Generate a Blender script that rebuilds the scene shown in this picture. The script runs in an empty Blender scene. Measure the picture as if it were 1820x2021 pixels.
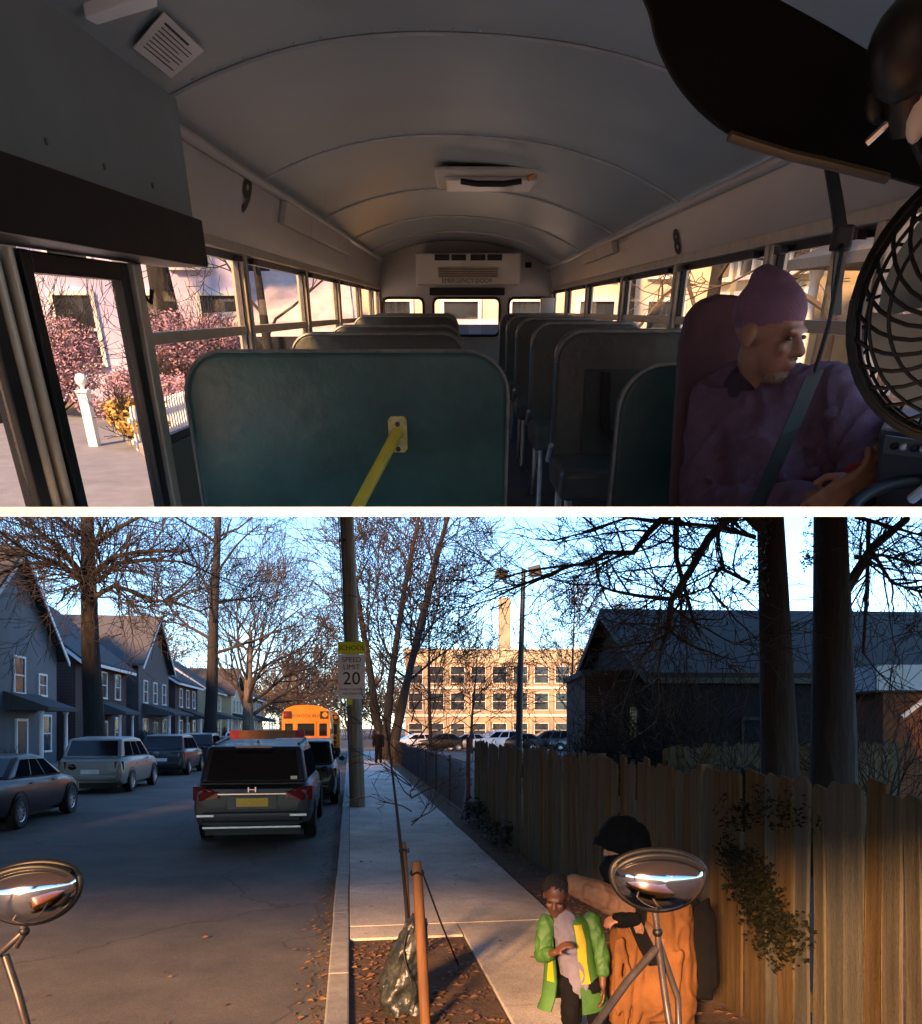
import bpy, bmesh, math, random
from mathutils import Vector, Matrix, noise

# ------------------------------------------------------------------ camera, sky, sun
FPX, PX, HZ, EYE = 1500.0, 910.0, 1435.0, 2.0      # focal length and principal point in a 1820 x 2021 frame
scene = bpy.context.scene
cam_d = bpy.data.cameras.new("camera")
cam = bpy.data.objects.new("camera", cam_d)
scene.collection.objects.link(cam)
cam.location = (0, 0, EYE)
cam.rotation_euler = (math.radians(90), 0, 0)
cam_d.sensor_fit = 'HORIZONTAL'
cam_d.sensor_width = 36
cam_d.lens = 36 * FPX / 1820
cam_d.shift_y = (HZ - 1010.5) / 1820
cam_d.clip_start = 0.02
cam_d.clip_end = 3000
scene.camera = cam

SUN_EL, SUN_AZ = math.radians(16), math.radians(22)   # light comes from behind the camera, from the left
world = bpy.data.worlds.new("World"); scene.world = world; world.use_nodes = True
wn = world.node_tree.nodes; wl = world.node_tree.links
bg = wn["Background"]
sky = wn.new("ShaderNodeTexSky"); sky.sky_type = 'NISHITA'; sky.sun_disc = False
sky.sun_elevation = SUN_EL
sky.sun_rotation = math.pi + SUN_AZ
sky.air_density = 1.0; sky.dust_density = 0.0; sky.ozone_density = 4.5
wl.new(sky.outputs[0], bg.inputs[0]); bg.inputs[1].default_value = 0.15
sun_d = bpy.data.lights.new("sun", 'SUN'); sun = bpy.data.objects.new("sun", sun_d)
scene.collection.objects.link(sun)
sun_d.energy = 5.0; sun_d.angle = math.radians(8); sun_d.color = (1.0, 0.51, 0.215)
sdir = Vector((math.sin(SUN_AZ) * math.cos(SUN_EL), math.cos(SUN_AZ) * math.cos(SUN_EL), -math.sin(SUN_EL)))
sun.rotation_euler = sdir.to_track_quat('-Z', 'Y').to_euler()
sun.location = (-20, -40, 30)
vs = scene.view_settings
vs.view_transform = 'Standard'; vs.look = 'None'; vs.gamma = 1; vs.use_curve_mapping = False
vs.exposure = 1.8

# ------------------------------------------------------------------ frames of the two places
TH = math.atan((HZ - 612) / FPX)                   # the bus stands nose-down on its ramp: its aisle rises
CT, SN = math.cos(TH), math.sin(TH)
BUS = Matrix(((1, 0, 0, 0), (0, CT, -SN, 0), (0, SN, CT, EYE), (0, 0, 0, 1)))
PSI = math.atan((PX - 690) / FPX)
STR = Matrix.Rotation(PSI, 4, 'Z')                 # street frame: s to the right, t along the street
WLD = Matrix.Identity(4)
K_TOP = (HZ - 1000.5) / FPX                        # upper and lower face of the white deck between the places
K_BOT = (HZ - 1019.5) / FPX

def at(px, py, d):
    """bus-frame point seen at pixel (px, py) at bus depth d"""
    v = Vector(((px - PX) / FPX, 1, (HZ - py) / FPX))
    b = v.y * CT + v.z * SN; e = -v.y * SN + v.z * CT
    return Vector((v.x * d / b, d, e * d / b))
def atx(px, py, x):
    v = Vector(((px - PX) / FPX, 1, (HZ - py) / FPX))
    t = x / v.x
    return Vector((x, (v.y * CT + v.z * SN) * t, (-v.y * SN + v.z * CT) * t))
def wp(px, py, y):
    return Vector(((px - PX) / FPX * y, y, EYE + (HZ - py) / FPX * y))
def gp(px, py, z=0.0):
    return wp(px, py, (EYE - z) * FPX / (py - HZ))
def ts(p):
    return STR.inverted() @ Vector(p)

# ------------------------------------------------------------------ mesh builder
class MB:
    def __init__(self): self.v = []; self.f = []
    def add(self, vs, fs):
        o = len(self.v); self.v.extend([Vector(p) for p in vs]); self.f.extend([tuple(i + o for i in f) for f in fs]); return self
    def hexa(self, p):
        return self.add(p, [(0, 3, 2, 1), (4, 5, 6, 7), (0, 1, 5, 4), (1, 2, 6, 5), (2, 3, 7, 6), (3, 0, 4, 7)])
    def box(self, c, s, M=None):
        c = Vector(c); x, y, z = s[0] / 2, s[1] / 2, s[2] / 2
        p = [Vector(q) for q in ((-x, -y, -z), (x, -y, -z), (x, y, -z), (-x, y, -z), (-x, -y, z), (x, -y, z), (x, y, z), (-x, y, z))]
        if M is not None: p = [M @ q for q in p]
        return self.hexa([c + q for q in p])
    def bx(self, x0, x1, y0, y1, z0, z1):
        return self.box(((x0 + x1) / 2, (y0 + y1) / 2, (z0 + z1) / 2), (abs(x1 - x0), abs(y1 - y0), abs(z1 - z0)))
    def tube(self, pts, rads, n=6, cap=True, flat=1.0):
        pts = [Vector(p) for p in pts]
        if not isinstance(rads, (list, tuple)): rads = [rads] * len(pts)
        o = len(self.v); k = len(pts)
        up = None
        for i in range(k):
            t = (pts[min(i + 1, k - 1)] - pts[max(i - 1, 0)])
            if t.length < 1e-9: t = Vector((0, 0, 1))
            t.normalize()
            if up is None: up = Vector((0, 0, 1)) if abs(t.z) < 0.9 else Vector((0, 1, 0))
            a = t.cross(up)
            if a.length < 1e-6: a = t.cross(Vector((1, 0, 0)))
            a.normalize(); b = a.cross(t).normalized(); up = b
            for j in range(n):
                w = 2 * math.pi * j / n
                self.v.append(pts[i] + (a * math.cos(w) + b * math.sin(w) * flat) * rads[i])
        for i in range(k - 1):
            for j in range(n):
                q = (j + 1) % n
                self.f.append((o + i * n + j, o + i * n + q, o + (i + 1) * n + q, o + (i + 1) * n + j))
        if cap:
            self.f.append(tuple(o + j for j in range(n - 1, -1, -1)))
            self.f.append(tuple(o + (k - 1) * n + j for j in range(n)))
        return self
    def ribbon(self, pts, side, w, th):
        """flat strap along pts; side = width direction(s)"""
        pts = [Vector(p) for p in pts]; k = len(pts)
        for i in range(k - 1):
            a, b = pts[i], pts[i + 1]
            sd = Vector(side).normalized() * w / 2
            nn = (b - a).cross(sd).normalized() * th / 2
            self.hexa([a - sd - nn, a + sd - nn, a + sd + nn, a - sd + nn, b - sd - nn, b + sd - nn, b + sd + nn, b - sd + nn])
        return self
    def prism(self, poly, off):
        poly = [Vector(p) for p in poly]; off = Vector(off); n = len(poly)
        vs = poly + [p + off for p in poly]
        fs = [tuple(range(n - 1, -1, -1)), tuple(range(n, 2 * n))] + [(i, (i + 1) % n, n + (i + 1) % n, n + i) for i in range(n)]
        return self.add(vs, fs)
    def lathe(self, prof, n=20, M=None, cap=True):
        """profile [(r, h)] about local z"""
        vs = []; fs = []; k = len(prof)
        for r, hh in prof:
            for j in range(n):
                w = 2 * math.pi * j / n; p = Vector((r * math.cos(w), r * math.sin(w), hh)); vs.append(M @ p if M is not None else p)
        for i in range(k - 1):
            for j in range(n):
                q = (j + 1) % n; fs.append((i * n + j, i * n + q, (i + 1) * n + q, (i + 1) * n + j))
        if cap:
            fs.append(tuple(range(n - 1, -1, -1))); fs.append(tuple((k - 1) * n + j for j in range(n)))
        return self.add(vs, fs)
    def ell(self, c, r, n=14, m=9, M=None):
        c = Vector(c)
        if not isinstance(r, (list, tuple)): r = (r, r, r)
        vs = [Vector((0, 0, -r[2]))]; fs = []
        for i in range(1, m):
            a = -math.pi / 2 + math.pi * i / m
            for j in range(n):
                w = 2 * math.pi * j / n
                vs.append(Vector((r[0] * math.cos(a) * math.cos(w), r[1] * math.cos(a) * math.sin(w), r[2] * math.sin(a))))
        vs.append(Vector((0, 0, r[2]))); t = len(vs) - 1
        for j in range(n):
            q = (j + 1) % n; fs.append((0, 1 + q, 1 + j)); fs.append((t, 1 + (m - 2) * n + j, 1 + (m - 2) * n + q))
        for i in range(m - 2):
            for j in range(n):
                q = (j + 1) % n; fs.append((1 + i * n + j, 1 + i * n + q, 1 + (i + 1) * n + q, 1 + (i + 1) * n + j))
        if M is not None: vs = [M @ p for p in vs]
        return self.add([c + p for p in vs], fs)
    def caps(self, p, q, r1, r2=None, n=12):
        r2 = r1 if r2 is None else r2
        p = Vector(p); q = Vector(q); self.ell(p, r1, n, 8); self.ell(q, r2, n, 8)
        return self.tube([p, q], [r1, r2], n)
    def quadpanel(self, q, u0, u1, v0, v1, out, th):
        """thin panel on a part of quad q (a,b,c,d), standing `out` proud of it"""
        a, b, c, d = [Vector(p) for p in q]
        def P(u, v): return (a * (1 - u) + b * u) * (1 - v) + (d * (1 - u) + c * u) * v
        n = (b - a).cross(d - a).normalized()
        pts = [P(u0, v0) + n * out, P(u1, v0) + n * out, P(u1, v1) + n * out, P(u0, v1) + n * out]
        return self.prism([p - n * th for p in pts], n * th)

ROOT = {}
def link(o): scene.collection.objects.link(o)
def mesh_of(mb, name, smooth=None, bevel=0, seg=2, off=None, cutM=None, keep_above=True, k=None):
    me = bpy.data.meshes.new(name)
    vs = mb.v if off is None else [p - off for p in mb.v]
    me.from_pydata(vs, [], mb.f)
    need = bevel > 0 or cutM is not None
    if need or True:
        bm = bmesh.new(); bm.from_mesh(me)
        if bevel > 0:
            bmesh.ops.recalc_face_normals(bm, faces=bm.faces)
            bmesh.ops.bevel(bm, geom=[e for e in bm.edges if len(e.link_faces) == 2 and e.calc_face_angle(0) > 0.4], offset=bevel, segments=seg, profile=0.6, affect='EDGES', clamp_overlap=True)
        if cutM is not None:
            kk = k if k is not None else K_TOP
            nw = Vector((0, -kk, 1)).normalized()
            inv = cutM.inverted()
            co = inv @ Vector((0, 0, EYE)); no = (cutM.to_3x3().transposed() @ nw).normalized()
            g = list(bm.verts) + list(bm.edges) + list(bm.faces)
            bmesh.ops.bisect_plane(bm, geom=g, plane_co=co, plane_no=no, clear_inner=keep_above, clear_outer=not keep_above)
        if len(bm.faces) < 60000: bmesh.ops.recalc_face_normals(bm, faces=bm.faces)
        bm.to_mesh(me); bm.free()
    if smooth is not None:
        me.polygons.foreach_set('use_smooth', [True] * len(me.polygons))
        me.set_sharp_from_angle(angle=math.radians(smooth))
    return me
def thing(name, label, cat, loc=(0, 0, 0), S=STR, rz=0, group=None, rot=None):
    o = bpy.data.objects.new(name, None); link(o)
    o.empty_display_size = 0.1
    R = rot if rot is not None else Matrix.Rotation(rz, 4, 'Z')
    o.matrix_world = S @ Matrix.Translation(Vector(loc)) @ R
    o['label'] = label; o['category'] = cat
    if group: o['group'] = group
    ROOT[o.name] = (S @ Matrix.Translation(Vector(loc)) @ R, Vector(loc), S is BUS)
    return o
def rootinfo(o):
    while o.parent is not None: o = o.parent
    return ROOT.get(o.name, (Matrix.Identity(4), Vector(), False))
def part(parent, name, mb, m, smooth=None, bevel=0, ab=False, seg=2, kind=None, label=None, cut=None):
    M, loc, isbus = rootinfo(parent)
    cutM = M if (isbus if cut is None else cut) else None
    me = mesh_of(mb, name, smooth, bevel, seg, loc if ab else None, cutM)
    me.materials.append(m)
    o = bpy.data.objects.new(name, me); link(o); o.parent = parent
    if kind: o['kind'] = kind
    if label: o['label'] = label
    return o
def struct(name, mb, m, S=STR, smooth=None, bevel=0, kind='structure', label=None, cat=None, cut=False):
    me = mesh_of(mb, name, smooth, bevel, cutM=S if cut else None); me.materials.append(m)
    o = bpy.data.objects.new(name, me); link(o); o.matrix_world = S
    o['kind'] = kind
    if label: o['label'] = label
    if cat: o['category'] = cat
    ROOT[o.name] = (S, Vector(), S is BUS)
    return o
def solo(name, label, cat, mb, m, S=STR, smooth=None, bevel=0, loc=(0, 0, 0), group=None, kind=None, cut=None):
    M = S @ Matrix.Translation(Vector(loc))
    c = (S is BUS) if cut is None else cut
    me = mesh_of(mb, name, smooth, bevel, off=Vector(loc), cutM=M if c else None); me.materials.append(m)
    o = bpy.data.objects.new(name, me); link(o); o.matrix_world = M
    o['label'] = label; o['category'] = cat
    if group: o['group'] = group
    if kind: o['kind'] = kind
    ROOT[o.name] = (M, Vector(loc), S is BUS)
    return o
def dup(root, M, label):
    r = root.copy(); link(r); r.matrix_world = M; r['label'] = label
    for ch in root.children:
        c = ch.copy(); link(c); c.parent = r
        for g in ch.children:
            e = g.copy(); link(e); e.parent = c
    return r
def text_mb(txt, size, th=0.0, bold=0.0):
    """lettering as a flat mesh in the x-z plane, facing -y, centred"""
    cu = bpy.data.curves.new("lettering", 'FONT'); cu.body = txt; cu.size = size; cu.align_x = 'CENTER'; cu.align_y = 'CENTER'
    cu.resolution_u = 3; cu.extrude = th; cu.offset = bold
    ob = bpy.data.objects.new("lettering", cu); link(ob)
    dg = bpy.context.evaluated_depsgraph_get()
    me = bpy.data.meshes.new_from_object(ob.evaluated_get(dg))
    mb = MB(); mb.add([(v.co.x, -v.co.z, v.co.y) for v in me.vertices], [tuple(p.vertices) for p in me.polygons])
    bpy.data.objects.remove(ob); bpy.data.meshes.remove(me)
    return mb
def xf(mb, M):
    mb.v = [M @ p for p in mb.v]; return mb
def remesh(mb, vox, smooth=6, wr=0.0, fr=9.0, zk=0.75):
    me = bpy.data.meshes.new("tmp"); me.from_pydata(mb.v, [], mb.f)
    ob = bpy.data.objects.new("tmp", me); link(ob)
    r = ob.modifiers.new("r", 'REMESH'); r.mode = 'VOXEL'; r.voxel_size = vox
    s = ob.modifiers.new("s", 'SMOOTH'); s.iterations = smooth; s.factor = 0.5
    dg = bpy.context.evaluated_depsgraph_get()
    m2 = bpy.data.meshes.new_from_object(ob.evaluated_get(dg))
    out = MB()
    if wr > 0:     # cloth creases: ridged noise pushed along the normals
        for v in m2.vertices:
            p = v.co; q = Vector((p.x * fr * 1.3, p.y * fr * 1.3, p.z * fr * zk)) + Vector((noise.noise(p * 5), noise.noise(p * 5 + Vector((9, 0, 0))), 0)) * 1.2
            a = 1 - 2 * abs(noise.noise(q)); b = noise.noise(q * 2.3)
            out.v.append(p + v.normal * wr * (a * abs(a) + 0.5 * b))
    else: out.v = [v.co.copy() for v in m2.vertices]
    out.f = [tuple(p.vertices) for p in m2.polygons]
    bpy.data.objects.remove(ob); bpy.data.meshes.remove(me); bpy.data.meshes.remove(m2)
    return out

# ------------------------------------------------------------------ materials
MATS = {}
def mat(name, col, rough=0.6, var=0.18, scale=6, bump=0.0, bscale=40, metal=0.0, spec=0.5, stretch=(1, 1, 1), coat=0.0, emit=None, estr=0, col2=None, lo=0.35, hi=0.65, bdist=0.01):
    if name in MATS: return MATS[name]
    m = bpy.data.materials.new(name); m.use_nodes = True; nt = m.node_tree; N = nt.nodes; L = nt.links
    b = N["Principled BSDF"]
    b.inputs['Roughness'].default_value = rough; b.inputs['Metallic'].default_value = metal
    b.inputs['Specular IOR Level'].default_value = spec
    b.inputs['Coat Weight'].default_value = coat; b.inputs['Coat Roughness'].default_value = 0.08
    tc = N.new("ShaderNodeTexCoord"); mp = N.new("ShaderNodeMapping"); mp.inputs['Scale'].default_value = stretch
    L.new(tc.outputs['Object'], mp.inputs['Vector'])
    nz = N.new("ShaderNodeTexNoise"); nz.inputs['Scale'].default_value = scale; nz.inputs['Detail'].default_value = 6; nz.inputs['Roughness'].default_value = 0.65
    L.new(mp.outputs[0], nz.inputs['Vector'])
    rp = N.new("ShaderNodeValToRGB"); e = rp.color_ramp.elements
    e[0].position = lo; e[1].position = hi
    c2 = col2 if col2 else tuple(min(1, c * (1 + var)) for c in col)
    c1 = col if col2 else tuple(c * (1 - var) for c in col)
    e[0].color = (*c1, 1); e[1].color = (*c2, 1)
    L.new(nz.outputs[0], rp.inputs[0]); L.new(rp.outputs[0], b.inputs['Base Color'])
    rr = N.new("ShaderNodeMapRange"); rr.inputs['To Min'].default_value = max(0.02, rough - 0.08); rr.inputs['To Max'].default_value = min(1, rough + 0.1)
    L.new(nz.outputs[0], rr.inputs['Value']); L.new(rr.outputs[0], b.inputs['Roughness'])
    if bump > 0:
        n2 = N.new("ShaderNodeTexNoise"); n2.inputs['Scale'].default_value = bscale; n2.inputs['Detail'].default_value = 4
        L.new(mp.outputs[0], n2.inputs['Vector'])
        bp = N.new("ShaderNodeBump"); bp.inputs['Strength'].default_value = bump; bp.inputs['Distance'].default_value = bdist
        L.new(n2.outputs[0], bp.inputs['Height']); L.new(bp.outputs[0], b.inputs['Normal'])
    if emit:
        b.inputs['Emission Color'].default_value = (*emit, 1); b.inputs['Emission Strength'].default_value = estr
    MATS[name] = m; return m
def brick_mat(name, c1, c2, mortar, bw=0.22, bh=0.075):
    if name in MATS: return MATS[name]
    m = bpy.data.materials.new(name); m.use_nodes = True; nt = m.node_tree; N = nt.nodes; L = nt.links
    b = N["Principled BSDF"]; b.inputs['Roughness'].default_value = 0.85
    tc = N.new("ShaderNodeTexCoord"); sp = N.new("ShaderNodeSeparateXYZ"); L.new(tc.outputs['Object'], sp.inputs[0])
    ad = N.new("ShaderNodeMath"); L.new(sp.outputs[0], ad.inputs[0]); L.new(sp.outputs[1], ad.inputs[1])
    cb = N.new("ShaderNodeCombineXYZ"); L.new(ad.outputs[0], cb.inputs[0]); L.new(sp.outputs[2], cb.inputs[1])
    br = N.new("ShaderNodeTexBrick"); br.inputs['Color1'].default_value = (*c1, 1); br.inputs['Color2'].default_value = (*c2, 1); br.inputs['Mortar'].default_value = (*mortar, 1)
    br.inputs['Scale'].default_value = 1; br.inputs['Brick Width'].default_value = bw; br.inputs['Row Height'].default_value = bh; br.inputs['Mortar Size'].default_value = bh * 0.12
    L.new(cb.outputs[0], br.inputs['Vector'])
    nz = N.new("ShaderNodeTexNoise"); nz.inputs['Scale'].default_value = 0.8; L.new(tc.outputs['Object'], nz.inputs['Vector'])
    mx = N.new("ShaderNodeMix"); mx.data_type = 'RGBA'; mx.blend_type = 'MULTIPLY'; mx.inputs[0].default_value = 0.5
    L.new(br.outputs[0], mx.inputs[6]); L.new(nz.outputs[0], mx.inputs[7]); L.new(mx.outputs[2], b.inputs['Base Color'])
    bp = N.new("ShaderNodeBump"); bp.inputs['Strength'].default_value = 0.4; bp.inputs['Distance'].default_value = 0.01
    L.new(br.outputs[1], bp.inputs['Height']); bp.invert = True; L.new(bp.outputs[0], b.inputs['Normal'])
    MATS[name] = m; return m
def siding_mat(name, col, pitch=0.16):
    if name in MATS: return MATS[name]
    m = mat(name, col, 0.6, 0.1, 2)
    nt = m.node_tree; N = nt.nodes; L = nt.links; b = N["Principled BSDF"]
    tc = N.new("ShaderNodeTexCoord"); wv = N.new("ShaderNodeTexWave"); wv.wave_type = 'BANDS'; wv.bands_direction = 'Z'; wv.wave_profile = 'SAW'
    wv.inputs['Scale'].default_value = 1 / pitch / 3.14; L.new(tc.outputs['Object'], wv.inputs['Vector'])
    bp = N.new("ShaderNodeBump"); bp.inputs['Strength'].default_value = 0.7; bp.inputs['Distance'].default_value = 0.02
    L.new(wv.outputs[0], bp.inputs['Height']); L.new(bp.outputs[0], b.inputs['Normal'])
    return m
def pane_mat(name, tint=(0.92, 0.95, 0.95), gloss=0.06, rough=0.02):
    """clear window pane: mostly see-through, reflecting a little"""
    if name in MATS: return MATS[name]
    m = bpy.data.materials.new(name); m.use_nodes = True; nt = m.node_tree; N = nt.nodes; L = nt.links
    N.remove(N["Principled BSDF"])
    tr = N.new("ShaderNodeBsdfTransparent"); tr.inputs[0].default_value = (*tint, 1)
    gl = N.new("ShaderNodeBsdfGlossy"); gl.inputs['Roughness'].default_value = rough
    nz = N.new("ShaderNodeTexNoise"); nz.inputs['Scale'].default_value = 3
    mr = N.new("ShaderNodeMapRange"); mr.inputs['To Min'].default_value = gloss * 0.5; mr.inputs['To Max'].default_value = gloss * 1.5
    L.new(nz.outputs[0], mr.inputs['Value'])
    mx = N.new("ShaderNodeMixShader"); L.new(mr.outputs[0], mx.inputs[0]); L.new(tr.outputs[0], mx.inputs[1]); L.new(gl.outputs[0], mx.inputs[2])
    L.new(mx.outputs[0], N["Material Output"].inputs[0])
    MATS[name] = m; return m

def road_mat(name, col, crack=0.55):
    """worn asphalt: stains, patches, thin cracks, coarse grain"""
    m = mat(name, col, .78, .22, .7, .45, 260)
    nt = m.node_tree; N = nt.nodes; L = nt.links; b = N["Principled BSDF"]
    src = b.inputs['Base Color'].links[0].from_socket
    tc = N.new("ShaderNodeTexCoord")
    nw = N.new("ShaderNodeTexNoise"); nw.inputs['Scale'].default_value = 1.3; nw.inputs['Detail'].default_value = 5; L.new(tc.outputs['Object'], nw.inputs['Vector'])
    ad = N.new("ShaderNodeVectorMath"); ad.operation = 'ADD'; L.new(tc.outputs['Object'], ad.inputs[0]); L.new(nw.outputs[1], ad.inputs[1])
    vo = N.new("ShaderNodeTexVoronoi"); vo.feature = 'DISTANCE_TO_EDGE'; vo.inputs['Scale'].default_value = 0.33; L.new(ad.outputs[0], vo.inputs['Vector'])
    cr = N.new("ShaderNodeMapRange"); cr.inputs['From Min'].default_value = 0.0; cr.inputs['From Max'].default_value = 0.010; cr.inputs['To Min'].default_value = crack; cr.inputs['To Max'].default_value = 1.0; L.new(vo.outputs[0], cr.inputs['Value'])
    gr = N.new("ShaderNodeTexNoise"); gr.inputs['Scale'].default_value = 90; gr.inputs['Detail'].default_value = 3; L.new(tc.outputs['Object'], gr.inputs['Vector'])
    g2 = N.new("ShaderNodeMapRange"); g2.inputs['From Min'].default_value = .3; g2.inputs['From Max'].default_value = .7; g2.inputs['To Min'].default_value = .72; g2.inputs['To Max'].default_value = 1.28; L.new(gr.outputs[0], g2.inputs['Value'])
    st = N.new("ShaderNodeTexNoise"); st.inputs['Scale'].default_value = .45; st.inputs['Detail'].default_value = 7; st.inputs['Roughness'].default_value = .7; L.new(tc.outputs['Object'], st.inputs['Vector'])
    s2 = N.new("ShaderNodeMapRange"); s2.inputs['From Min'].default_value = .38; s2.inputs['From Max'].default_value = .62; s2.inputs['To Min'].default_value = .70; s2.inputs['To Max'].default_value = 1.15; L.new(st.outputs[0], s2.inputs['Value'])
    m1 = N.new("ShaderNodeMath"); m1.operation = 'MULTIPLY'; L.new(cr.outputs[0], m1.inputs[0]); L.new(g2.outputs[0], m1.inputs[1])
    m2 = N.new("ShaderNodeMath"); m2.operation = 'MULTIPLY'; L.new(m1.outputs[0], m2.inputs[0]); L.new(s2.outputs[0], m2.inputs[1])
    mx = N.new("ShaderNodeVectorMath"); mx.operation = 'SCALE'; L.new(src, mx.inputs[0]); L.new(m2.outputs[0], mx.inputs['Scale']); L.new(mx.outputs[0], b.inputs['Base Color'])
    return m
M_white = mat("white_paint", (0.8, 0.8, 0.79), 0.5, 0.05, 3)
M_deck = mat("deck_white", (0.92, 0.92, 0.92), 0.6, 0.02, 3)
M_black = mat("black_plastic", (0.006, 0.006, 0.0065), 0.45, 0.3, 20, spec=.35)
M_rubber = mat("rubber", (0.02, 0.02, 0.021), 0.75, 0.3, 30, 0.2, 60)
M_chrome = mat("chrome", (0.85, 0.86, 0.88), 0.08, 0.03, 4, metal=1.0)
M_steel = mat("painted_steel", (0.10, 0.10, 0.11), 0.4, 0.25, 30, metal=0.3)
M_alu = mat("aluminium", (0.6, 0.6, 0.62), 0.35, 0.1, 20, metal=0.9)
M_darkglass = mat("tinted_glass", (0.006, 0.007, 0.010), 0.08, 0.2, 3, spec=0.35)
M_winglass = mat("window_glass", (0.025, 0.032, 0.04), 0.10, 0.4, 1.2, spec=0.5)
M_sideglass = mat("side_glass", (0.008, 0.010, 0.014), 0.6, 0.2, 3, spec=0.0)
M_redlens = mat("red_lens", (0.16, 0.010, 0.012), 0.15, 0.2, 20, coat=0.5)
M_redlit = mat("lit_red_lamp", (0.6, 0.02, 0.01), 0.2, 0.1, 20, emit=(1.0, 0.05, 0.01), estr=1.6)
M_amber = mat("amber_lens", (0.6, 0.2, 0.02), 0.2, 0.1, 20)
M_yplate = mat("plate_yellow", (0.75, 0.5, 0.05), 0.5, 0.1, 20)
M_tyre = M_rubber
M_rim = mat("wheel_alloy", (0.55, 0.55, 0.57), 0.3, 0.1, 20, metal=0.8)
# ================================================================== ADDED DECK BETWEEN THE TWO PLACES
y0 = 0.70; zf = y0 * (K_TOP + K_BOT) / 2; th = y0 * (K_TOP - K_BOT); km = (K_TOP + K_BOT) / 2
dk = MB()
for (xa, xb) in ((-11.0, 6.5),):  # added slab, stretched sideways so that it shades the street below
    ya, yb = y0, 9.6
    za, zb_ = EYE + ya * km, EYE + yb * km
    dk.hexa([(xa, ya, za - th / 2), (xb, ya, za - th / 2), (xb, yb, zb_ - th / 2), (xa, yb, zb_ - th / 2),
             (xa, ya, za + th / 2), (xb, ya, za + th / 2), (xb, yb, zb_ + th / 2), (xa, yb, zb_ + th / 2)])
struct("deck", dk, M_deck, WLD)

# ================================================================== INSIDE THE SCHOOL BUS
M_ceil = mat("ceiling_paint", (0.235, 0.285, 0.30), 0.38, 0.10, 1.5, 0.03, 6, spec=0.5)
M_cove = mat("cove_panel_paint", (0.38, 0.38, 0.37), 0.3, 0.08, 2, spec=0.6)
M_wallp = mat("bus_wall_paint", (0.16, 0.19, 0.14), 0.5, 0.15, 3)
M_post = mat("window_post_metal", (0.50, 0.44, 0.34), 0.35, 0.15, 8, metal=0.3)
M_vinyl = mat("teal_vinyl", (0.040, 0.112, 0.108), 0.34, 0.3, 2.2, 0.45, 16, spec=0.5)
M_vinyl2 = mat("seat_vinyl", (0.055, 0.060, 0.056), 0.32, 0.3, 3, 0.4, 22, spec=0.6)
M_piping = mat("worn_piping", (0.20, 0.21, 0.20), 0.4, 0.3, 10)
M_inset = mat("seat_inset_vinyl", (0.03, 0.036, 0.035), 0.45, 0.25, 4, 0.1, 60)
M_yellow = mat("stanchion_yellow", (0.90, 0.66, 0.07), 0.3, 0.1, 8, coat=0.3)
M_floorp = mat("rubber_floor", (0.05, 0.05, 0.055), 0.7, 0.3, 5)
M_pane = pane_mat("bus_pane")
M_ink = mat("black_ink", (0.01, 0.01, 0.01), 0.6, 0.1, 10)
M_paper = mat("paper_label", (0.62, 0.60, 0.54), 0.7, 0.08, 4)
M_acw = mat("ac_housing", (0.42, 0.40, 0.36), 0.45, 0.06, 3)
M_joint = mat("roof_joint_trim", (0.33, 0.34, 0.33), 0.4, 0.1, 8)
XL, XR, DR, ZFL = -1.08, 1.20, 11.5, -1.12
WT = 0.05
bus = thing("school_bus", "long grey school bus interior with arched ceiling seen from the front", "bus", (0.06, 6.0, ZFL), BUS)
def bpart(name, mb, m, parent=None, **kw): return part(parent or bus, name, mb, m, ab=True, **kw)
# ceiling, an arch from cove to cove
def ceil_z(x):
    u = (x - XL) / (XR - XL); base = 0.56 * (1 - u) + 0.46 * u
    return base + 0.26 * (1 - abs(2 * u - 1) ** 2.3)
seams = [-0.12, 1.55, 3.17, 4.77, 6.7, 8.5, 10.1, DR + 0.04]
nx = 26
for i in range(len(seams) - 1):
    a, b = seams[i] + 0.002, seams[i + 1] - 0.002
    mb = MB(); g = []
    for j in range(nx + 1):
        x = XL + 0.05 + (XR - XL - 0.10) * j / nx; g.append((x, ceil_z(x)))
    top = [(x, z + 0.02) for x, z in g]
    n = nx + 1
    mb.add([(x, a, z) for x, z in g] + [(x, b, z) for x, z in g] + [(x, a, z) for x, z in top] + [(x, b, z) for x, z in top],
           [(j, j + 1, n + j + 1, n + j) for j in range(nx)] + [(2 * n + j, 3 * n + j, 3 * n + j + 1, 2 * n + j + 1) for j in range(nx)] +
           [(j, 2 * n + j, 2 * n + j + 1, j + 1) for j in range(nx)] + [(n + j, n + j + 1, 3 * n + j + 1, 3 * n + j) for j in range(nx)])
    cp = bpart("ceiling_panel", mb, M_ceil, smooth=30)
    if i > 0:   # riveted joint strip hiding the seam
        js = MB(); js.tube([(x, seams[i], z - 0.004) for x, z in g], [0.008] * n, 5)
        for j in range(2, nx - 1):
            for sgn in (-1, 1):
                x, z = g[j]; js.ell((x, seams[i] + sgn * 0.03, z + 0.0005), 0.0055, 6, 4)
        bpart("joint_strip", js, M_joint, cp, smooth=60)
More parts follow.
